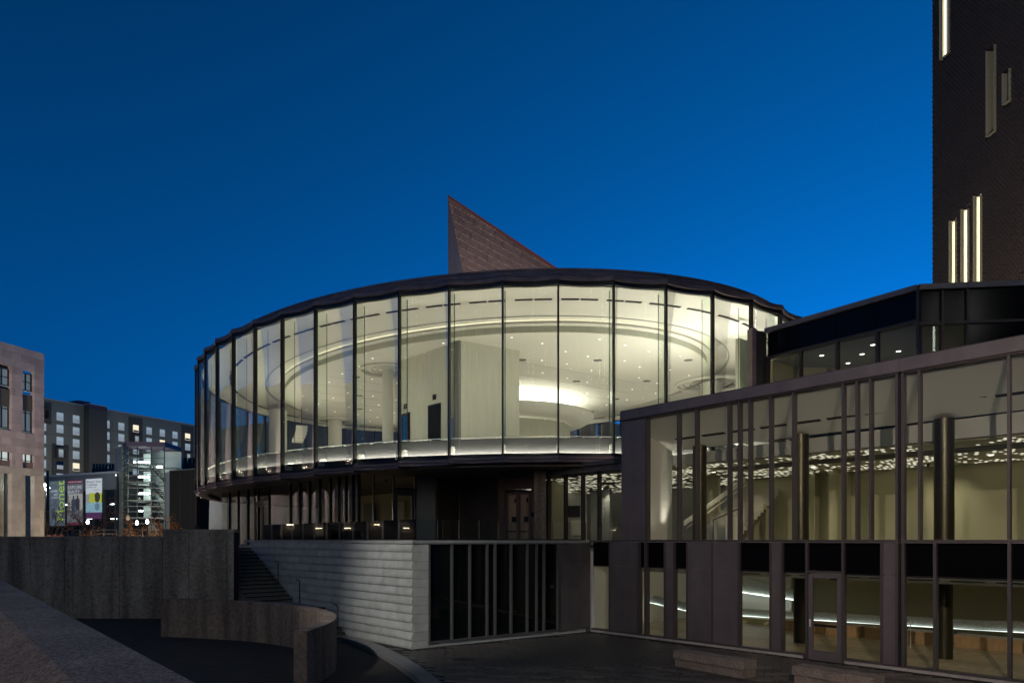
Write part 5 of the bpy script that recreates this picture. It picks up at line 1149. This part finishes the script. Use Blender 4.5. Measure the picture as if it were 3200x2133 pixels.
# ================================================================== pale apartment block seen under the rotunda
def U(x, y, Y): return at(600 + x * .17, 1480 + y * .17, Y)
AP = Wall(tuple(U(330, 400, 150).xy), tuple(U(545, 400, 146).xy)); AP0 = Wall(tuple(U(60, 400, 154).xy), tuple(U(330, 400, 150).xy))
ap = thing('pale_apartment_block', (AP.A.x, 150, 0), 'white and brown panelled apartment block seen below the round overhang', 'building')
zq = lambda y: AP.z(675, 1480 + y * .17)
M['apwhite'] = mat('apartment_white_glow', (.55, .57, .6), .8, emis=((.4, .45, .52), .16)); M['apglass'] = mat('apartment_glass_glow', (.05, .07, .08), .2, emis=((.2, .3, .35), .08))  # wall and glass carry a faint glow of their own, as if lit
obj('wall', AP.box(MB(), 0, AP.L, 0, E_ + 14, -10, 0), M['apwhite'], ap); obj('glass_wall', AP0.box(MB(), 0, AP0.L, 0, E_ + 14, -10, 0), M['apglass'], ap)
for (y0, y1) in ((240, 528), (705, 842)): AP.ob('brown_panel', .1, AP.L - .1, zq(y1), zq(y0), .01, .08, M['brown'], ap)
for (x0, x1, y0, y1) in ((340, 388, 540, 625), (458, 482, 530, 620), (400, 455, 850, 940), (490, 515, 850, 938), (420, 510, 440, 520)): AP.ob('window', AP.s(600 + x0 * .17), AP.s(600 + x1 * .17), zq(y1), zq(y0), .09, .14, M['hdark'], ap)
for k in range(6): AP0.ob('glazing_bar', AP0.L * k / 5 - .12, AP0.L * k / 5 + .12, 0, E_ + 14, .01, .14, M['pale'] if k % 2 else M['frame'], ap)
for y in (640, 670, 945, 975): AP.ob('balcony_rail', -4, AP.L, zq(y) - .05, zq(y) + .05, .9, 1.0, M['pale'], ap)
for k in range(8): AP.ob('balcony_post', AP.L * k / 7 - .04, AP.L * k / 7 + .04, zq(1000), zq(945), .92, .98, M['pale'], ap)
for y in (590, 660, 900): AP0.ob('floor_band', 0, AP0.L, AP0.z(640, 1480 + y * .17) - .3, AP0.z(640, 1480 + y * .17) + .3, .145, .25, M['pale'], ap)
# ================================================================== street furniture behind the wall
def lamp_post(c, h, label, glowm, arm=False):
    t = thing('street_lamp', (c.x, c.y, 0), label, 'street lamp', 'street lamps beyond the wall'); top = h
    obj('post', MB().lathe(c, [(.14, 0), (.12, .8), (.07, .9), (.06, top - .5), (.1, top - .42), (.05, top - .35)], 10, False), M['pole'], t, True)
    obj('globe', MB().lathe(c, [(.05, top - .35), (.13, top - .25), (.16, top - .12), (.12, top + .04), (.05, top + .14), (.001, top + .2)], 14, False), glowm, t, True); obj('finial', MB().lathe(c, [(.03, top + .19), (.04, top + .26), (.001, top + .34)], 8, False), M['pole'], t)
M['globe'] = glow('lamp_globe', (1, .95, .9), 22)
for (x, y, Y, lb, gm) in ((400, 1613, 62, 'unlit acorn street lamp standing before the glass stair tower', M['globe_off']), (274, 1628, 84, 'glowing globe lamp among bare branches under the white banner', M['globe']), (428, 1630, 82, 'small glowing globe lamp beside the stair tower door', M['globe']), (460, 1626, 80, 'large bright globe lamp at the orange leaved tree', M['globe']), (140, 1513, 92, 'tall bright street lamp beside the stone building', M['globe'])):
    p = at(x, y, Y); lamp_post(p, p.z, lb, gm)
p = at(149, 1600, 75); dp = thing('dark_post', (p.x, p.y, 0), 'plain black post before the left banner', 'post'); obj('shaft', MB().lathe(p, [(.13, 0), (.12, at(149, 1470, 75).z)], 12), M['pole'], dp); obj('base_ring', MB().lathe(p, [(.2, 0), (.2, .3), (.135, .35)], 12, False), M['pole'], dp)
p = at(613.5, 1600, 54); fp = thing('rust_pole', (p.x, p.y, 0), 'thin rust coloured pole at the edge of the round pavilion', 'pole'); obj('shaft', MB().lathe(p, [(.055, 0), (.055, at(613, 1400, 54).z)], 10), M['rust'], fp); q = at(620, 1646, 52); obj('foot_box', MB().box(q.x - .18, q.x + .2, q.y - .15, q.y + .15, q.z - .6, q.z + .12), M['pole'], fp)
# railing
RL = Wall((at(138, 1660, 66).x, 66), (at(445, 1668, 62).x, 62)); rl = thing('street_railing', tuple(RL.p(4, 0)), 'thin dark metal railing along the street beyond the wall', 'railing')
for y in (1655, 1667, 1676): zz_ = RL.z(300, y); RL.ob('rail', 0, RL.L, zz_ - .025, zz_ + .025, -.02, .03, M['pole'], rl)
for k in range(9): RL.ob('post', RL.L * k / 8 - .03, RL.L * k / 8 + .03, 0, RL.z(300, 1652), -.03, .04, M['pole'], rl)
# red slatted seats
for k in range(3):
    x = 152 + k * 19; Y = 58; p = at(x, 1672, Y); t = thing('slatted_chair', (p.x, p.y, 0), 'red timber slat chair behind the long concrete wall, ' + ('beside the black post', 'between two others', 'farthest from the black post')[k], 'chair', 'red slat chairs behind the wall')
    for q in range(4): obj('slat', MB().box(p.x - .26 + q * .14, p.x - .15 + q * .14, Y - .03, Y, E_ - .5, E_ + .38 + .05 * (q % 3)), M['redwood'], t)
    obj('seat', MB().box(p.x - .28, p.x + .28, Y - .5, Y - .032, E_ - .55, E_ - .5), M['redwood'], t)
    for sx in (-.24, .2): obj('leg', MB().box(p.x + sx, p.x + sx + .05, Y - .5, Y - .45, 0, E_ - .551), M['redwood'], t)
# ================================================================== trees
def tree(px, py_top, Y, spread, label, leafy, seed, dense=1.0, squash=.8):
    rg_ = random.Random(seed); top = at(px, py_top, Y); base = V(top.x, Y, 0); H = top.z; t = thing('street_tree', tuple(base), label, 'tree', 'street trees beyond the wall')
    tr = MB(); br = MB(); tips = []
    fork = H * .42
    tr.tube([base, base + V(.05, 0, fork * .5), base + V(.0, .05, fork)], .16, 8, r1=.11); obj('trunk', tr, M['bark'], t, True)
    def grow(p, d, L, r, lv):
        n = 3; pts = [p]; dd_ = d.copy()
        for k in range(n):
            dd_ = (dd_ + V(rg_.uniform(-.22, .22), rg_.uniform(-.22, .22), rg_.uniform(-.05, .18))).normalized(); pts.append(pts[-1] + dd_ * L / n)
        br.tube(pts, r, 5 if lv < 2 else 3, False, r1=r * .45)
        if lv >= 4: tips.append(pts); return
        for k in range(3 if lv < 3 else 2 + int(dense > 1)):
            q = pts[rg_.randint(1, n)]; sp = .75 if lv else .95
            nd = (dd_ + V(rg_.uniform(-sp, sp), rg_.uniform(-sp, sp), rg_.uniform(-.25, .5) * squash)).normalized(); grow(q, nd, L * rg_.uniform(.6, .8), max(r * .55, .008), lv + 1)
    for k in range(6):
        a = k * 1.05 + rg_.uniform(-.3, .3); d = V(math.cos(a) * spread, math.sin(a) * spread, 1 * squash).normalized(); grow(base + V(0, 0, fork * rg_.uniform(.75, 1.0)), d, (H - fork) * .55, .06, 1)
    lim = max(v[2] for v in br.v); k = (H - fork * .8) / (lim - fork * .8)
    br.v = [(v[0], v[1], fork * .8 + (v[2] - fork * .8) * k) for v in br.v]
    obj('branches', br, M['twig'], t, False)
    if leafy:
        lf = MB()
        for pts in tips:
            for q in range(leafy):
                b = pts[rg_.randint(0, 3)] + V(rg_.gauss(0, .14), rg_.gauss(0, .14), rg_.gauss(0, .14)); b.z = fork * .8 + (b.z - fork * .8) * k
                if b.z > H * .97: continue
                u = V(rg_.uniform(-1, 1), rg_.uniform(-1, 1), rg_.uniform(-1, 1)).normalized(); v = u.cross(V(rg_.uniform(-1, 1), rg_.uniform(-1, 1), 1)).normalized(); s = rg_.uniform(.07, .14)
                lf.add([b - u * s, b + v * s * .6, b + u * s, b - v * s * .6], [(0, 1, 2, 3)])
        tag(obj('crown', lf, M['leafr'], t), kind='stuff')
tree(150, 1545, 66, .75, 'bare dark street tree beside the stone building', 0, 1)
tree(283, 1540, 74, .85, 'nearly bare street tree with some brown leaves before the banners', 2, 2)
tree(492, 1596, 70, 1.9, 'orange leaved street tree before the dark block', 9, 3, 1.2, .55)
tree(320, 1640, 72, 1.3, 'low street tree with rusty leaves below the white banner', 6, 4, 1.0, .5)
# ================================================================== unseen lamps added to light the court (outside the frame or hidden behind buildings)
def point(loc, power, col, r=.15):
    l = bpy.data.lights.new('added_lamp_light', 'POINT'); l.energy = power; l.color = col; l.shadow_soft_size = r
    o = bpy.data.objects.new('added_lamp_light', l); COL.objects.link(o); o.location = loc; return o
WG = mat('opal_globe', (.8, .78, .7), .4, emis=((1, .8, .55), 3))
def added_tall_lamp(x, y, z, power, col, label, zg=0):
    t = thing('unseen_street_lamp', (x, y, zg), label, 'street lamp', 'unseen street lamps added around the court')
    obj('pole', MB().lathe((x, y), [(.16, zg), (.14, zg + 1), (.08, zg + 1.1), (.06, z + .1)], 12), M['pole'], t); obj('hood', MB().lathe((x, y), [(.06, z + .5), (.5, z + .32), (.52, z + .28), (.06, z + .3)], 18, False), M['pole'], t)
    obj('globe', MB().lathe((x, y), [(.06, z + .26), (.16, z + .2), (.18, z + .08), (.1, z + .02), (.001, z + .0)], 14, False), WG, t); point((x, y, z - .25), power, col)
def mast(x, y, z, aim, power, col, ang, label):
    t = thing('added_spot_mast', (x, y, EYE - 1.65), label, 'spotlight', 'added spotlight masts on the walk')
    obj('mast', MB().lathe((x, y), [(.06, EYE - 1.65), (.05, z - .1)], 12), M['pole'], t); obj('head', MB().box(x - .12, x + .12, y - .3, y - .02, z - .1, z + .12), M['pole'], t)
    spot('mast_spot', (x, y + .05, z), aim, power, col, ang, 1.0, .06)
CITY = (1, .72, .5)
added_tall_lamp(-9, -6, 9, 480, (1, .6, .36), 'unseen tall hooded street lamp on the near street')
mast(-39, 38, 8, (-42.2, 57.5, 10), 9500, (1, .82, .76), 78, 'added slim mast with a spotlight washing the stone library')
added_tall_lamp(-97, 140, 9, 7000, (1, .9, .74), 'added tall hooded lamp hidden behind the parking structure')
added_tall_lamp(-84, 160, 9, 7000, (1, .9, .74), 'added tall hooded lamp hidden behind the glass stair tower')
added_tall_lamp(-70, 184, 9, 7000, (1, .9, .74), 'added tall hooded lamp hidden behind the dark block')
added_tall_lamp(-60, 88, 10, 11000, (.95, 1, .92), 'added tall hooded lamp on the street before the banners')
point(at(500, 1705, 62), 900, (1, .74, .5)); point(at(300, 1705, 63), 600, (1, .78, .56))  # hidden point lights added below the wall top to brighten the trees
# spotlight masts added over the walk: one for the stone corner, one for the wing
mast(-15, 2.0, 17, (-3.3, 22.7, 1.8), 14000, (.97, .98, .95), 19, 'added slim mast with a spotlight aimed at the stone corner')
mast(2.5, -.8, 9.8, (10, 19.0, 5.4), 7200, (1, .77, .65), 50, 'added slim mast with a spotlight aimed at the metal wing')
# small hidden flood added on the black block to warm the tiled tower
fx = V(19.5, 31.0, zu1 - .05); ft2 = thing('roof_floodlight', tuple(fx), 'small added floodlight hidden on the black block, aimed at the tiled tower', 'floodlight')
obj('housing', MB().box(fx.x - .3, fx.x - .05, fx.y - .25, fx.y + .25, fx.z + .2, fx.z + .5), M['frame'], ft2); obj('stand', MB().tube([fx, fx + V(-.15, 0, .2)], .04, 8), M['frame'], ft2)
spot('tower_fill_flood', fx + V(.1, 0, .4), TW.p(5, E_ + 24, 0), 3000, (1, .8, .62), 120, .8, .1)
# ================================================================== unseen hall behind the viewer, shaped to block blue sky; its slits streak the panes
ob_ = thing('slit_windowed_hall', (0, -26, 0), 'dark hall with many narrow lit slits mirrored in the curved panes', 'building')
OB = Wall((-48, -26), (44, -26)); OB.n = V(0, 1)
obj('wall', OB.box(MB(), 0, OB.L, 0, 40, -8, -.5), mat('black_brick', (.012, .011, .01), .8, spec=.1), ob_); ro = random.Random(21)
M['farslit'] = glow('far_slit_glow', (.95, 1, .93), 17)
for k in range(26):
    s = 2 + k * 3.3 + ro.uniform(-.8, .8); z0 = ro.uniform(4, 26); h = ro.uniform(4, 9)
    w_ = OB.ob('slit_window', s, s + .08, z0, min(z0 + h, 39.5), -.499, .0, M['frame'], ob_); OB.ob('lit_pane', s + .081, s + .081 + ro.choice([.25, .4, .5]), z0, min(z0 + h, 39.5), -.499, -.44, M['farslit'], w_)
M['reflamp'] = glow('reflection_lamp_glow', (1, .8, .58), 24)
for k in range(12):                                  # lamps added along the library front for their reflections in the balustrade
    y = 18 + k * 2.9; z = E_ + 1.15 + .35 * (k % 3 == 0); t = thing('reflection_lamp', (-47, y, z), 'small warm lamp added for reflections, in a row along the library front', 'wall lamp', 'reflection lamps added along the library front')
    obj('back_plate', MB().box(-46.99, -46.9, y - .12, y + .12, z - .15, z + .15), M['pole'], t); obj('lens', MB().box(-46.89, -46.7, y - .3, y + .3, z - .04, z + .05), M['reflamp'], t)
# ================================================================== dark faceted hall behind the rotunda
fh = thing('faceted_hall', (-8, 92, 0), 'dark faceted metal hall seen through the far panes of the pavilion', 'building')
fa, fb, fc = at(650, 1400, 96), at(1300, 1400, 88), at(2050, 1400, 97)
for (a, b, h0, h1) in ((fa, fb, 15.5, 18.5), (fb, fc, 18.5, 16)):
    n = 6
    for k in range(n):
        p, q = a.lerp(b, k / n), a.lerp(b, (k + 1) / n); z0, z1 = E_ + h0 + (h1 - h0) * k / n, E_ + h0 + (h1 - h0) * (k + 1) / n
        obj('metal_facet', MB().hexa([(p.x, p.y, 0), (q.x - .05, q.y, 0), (q.x, q.y + 8, 0), (p.x, p.y + 8, 0), (p.x, p.y + 1, z0), (q.x - .05, q.y + 1, z1), (q.x, q.y + 8, z1), (p.x, p.y + 8, z0)]), M['zinc'], fh)
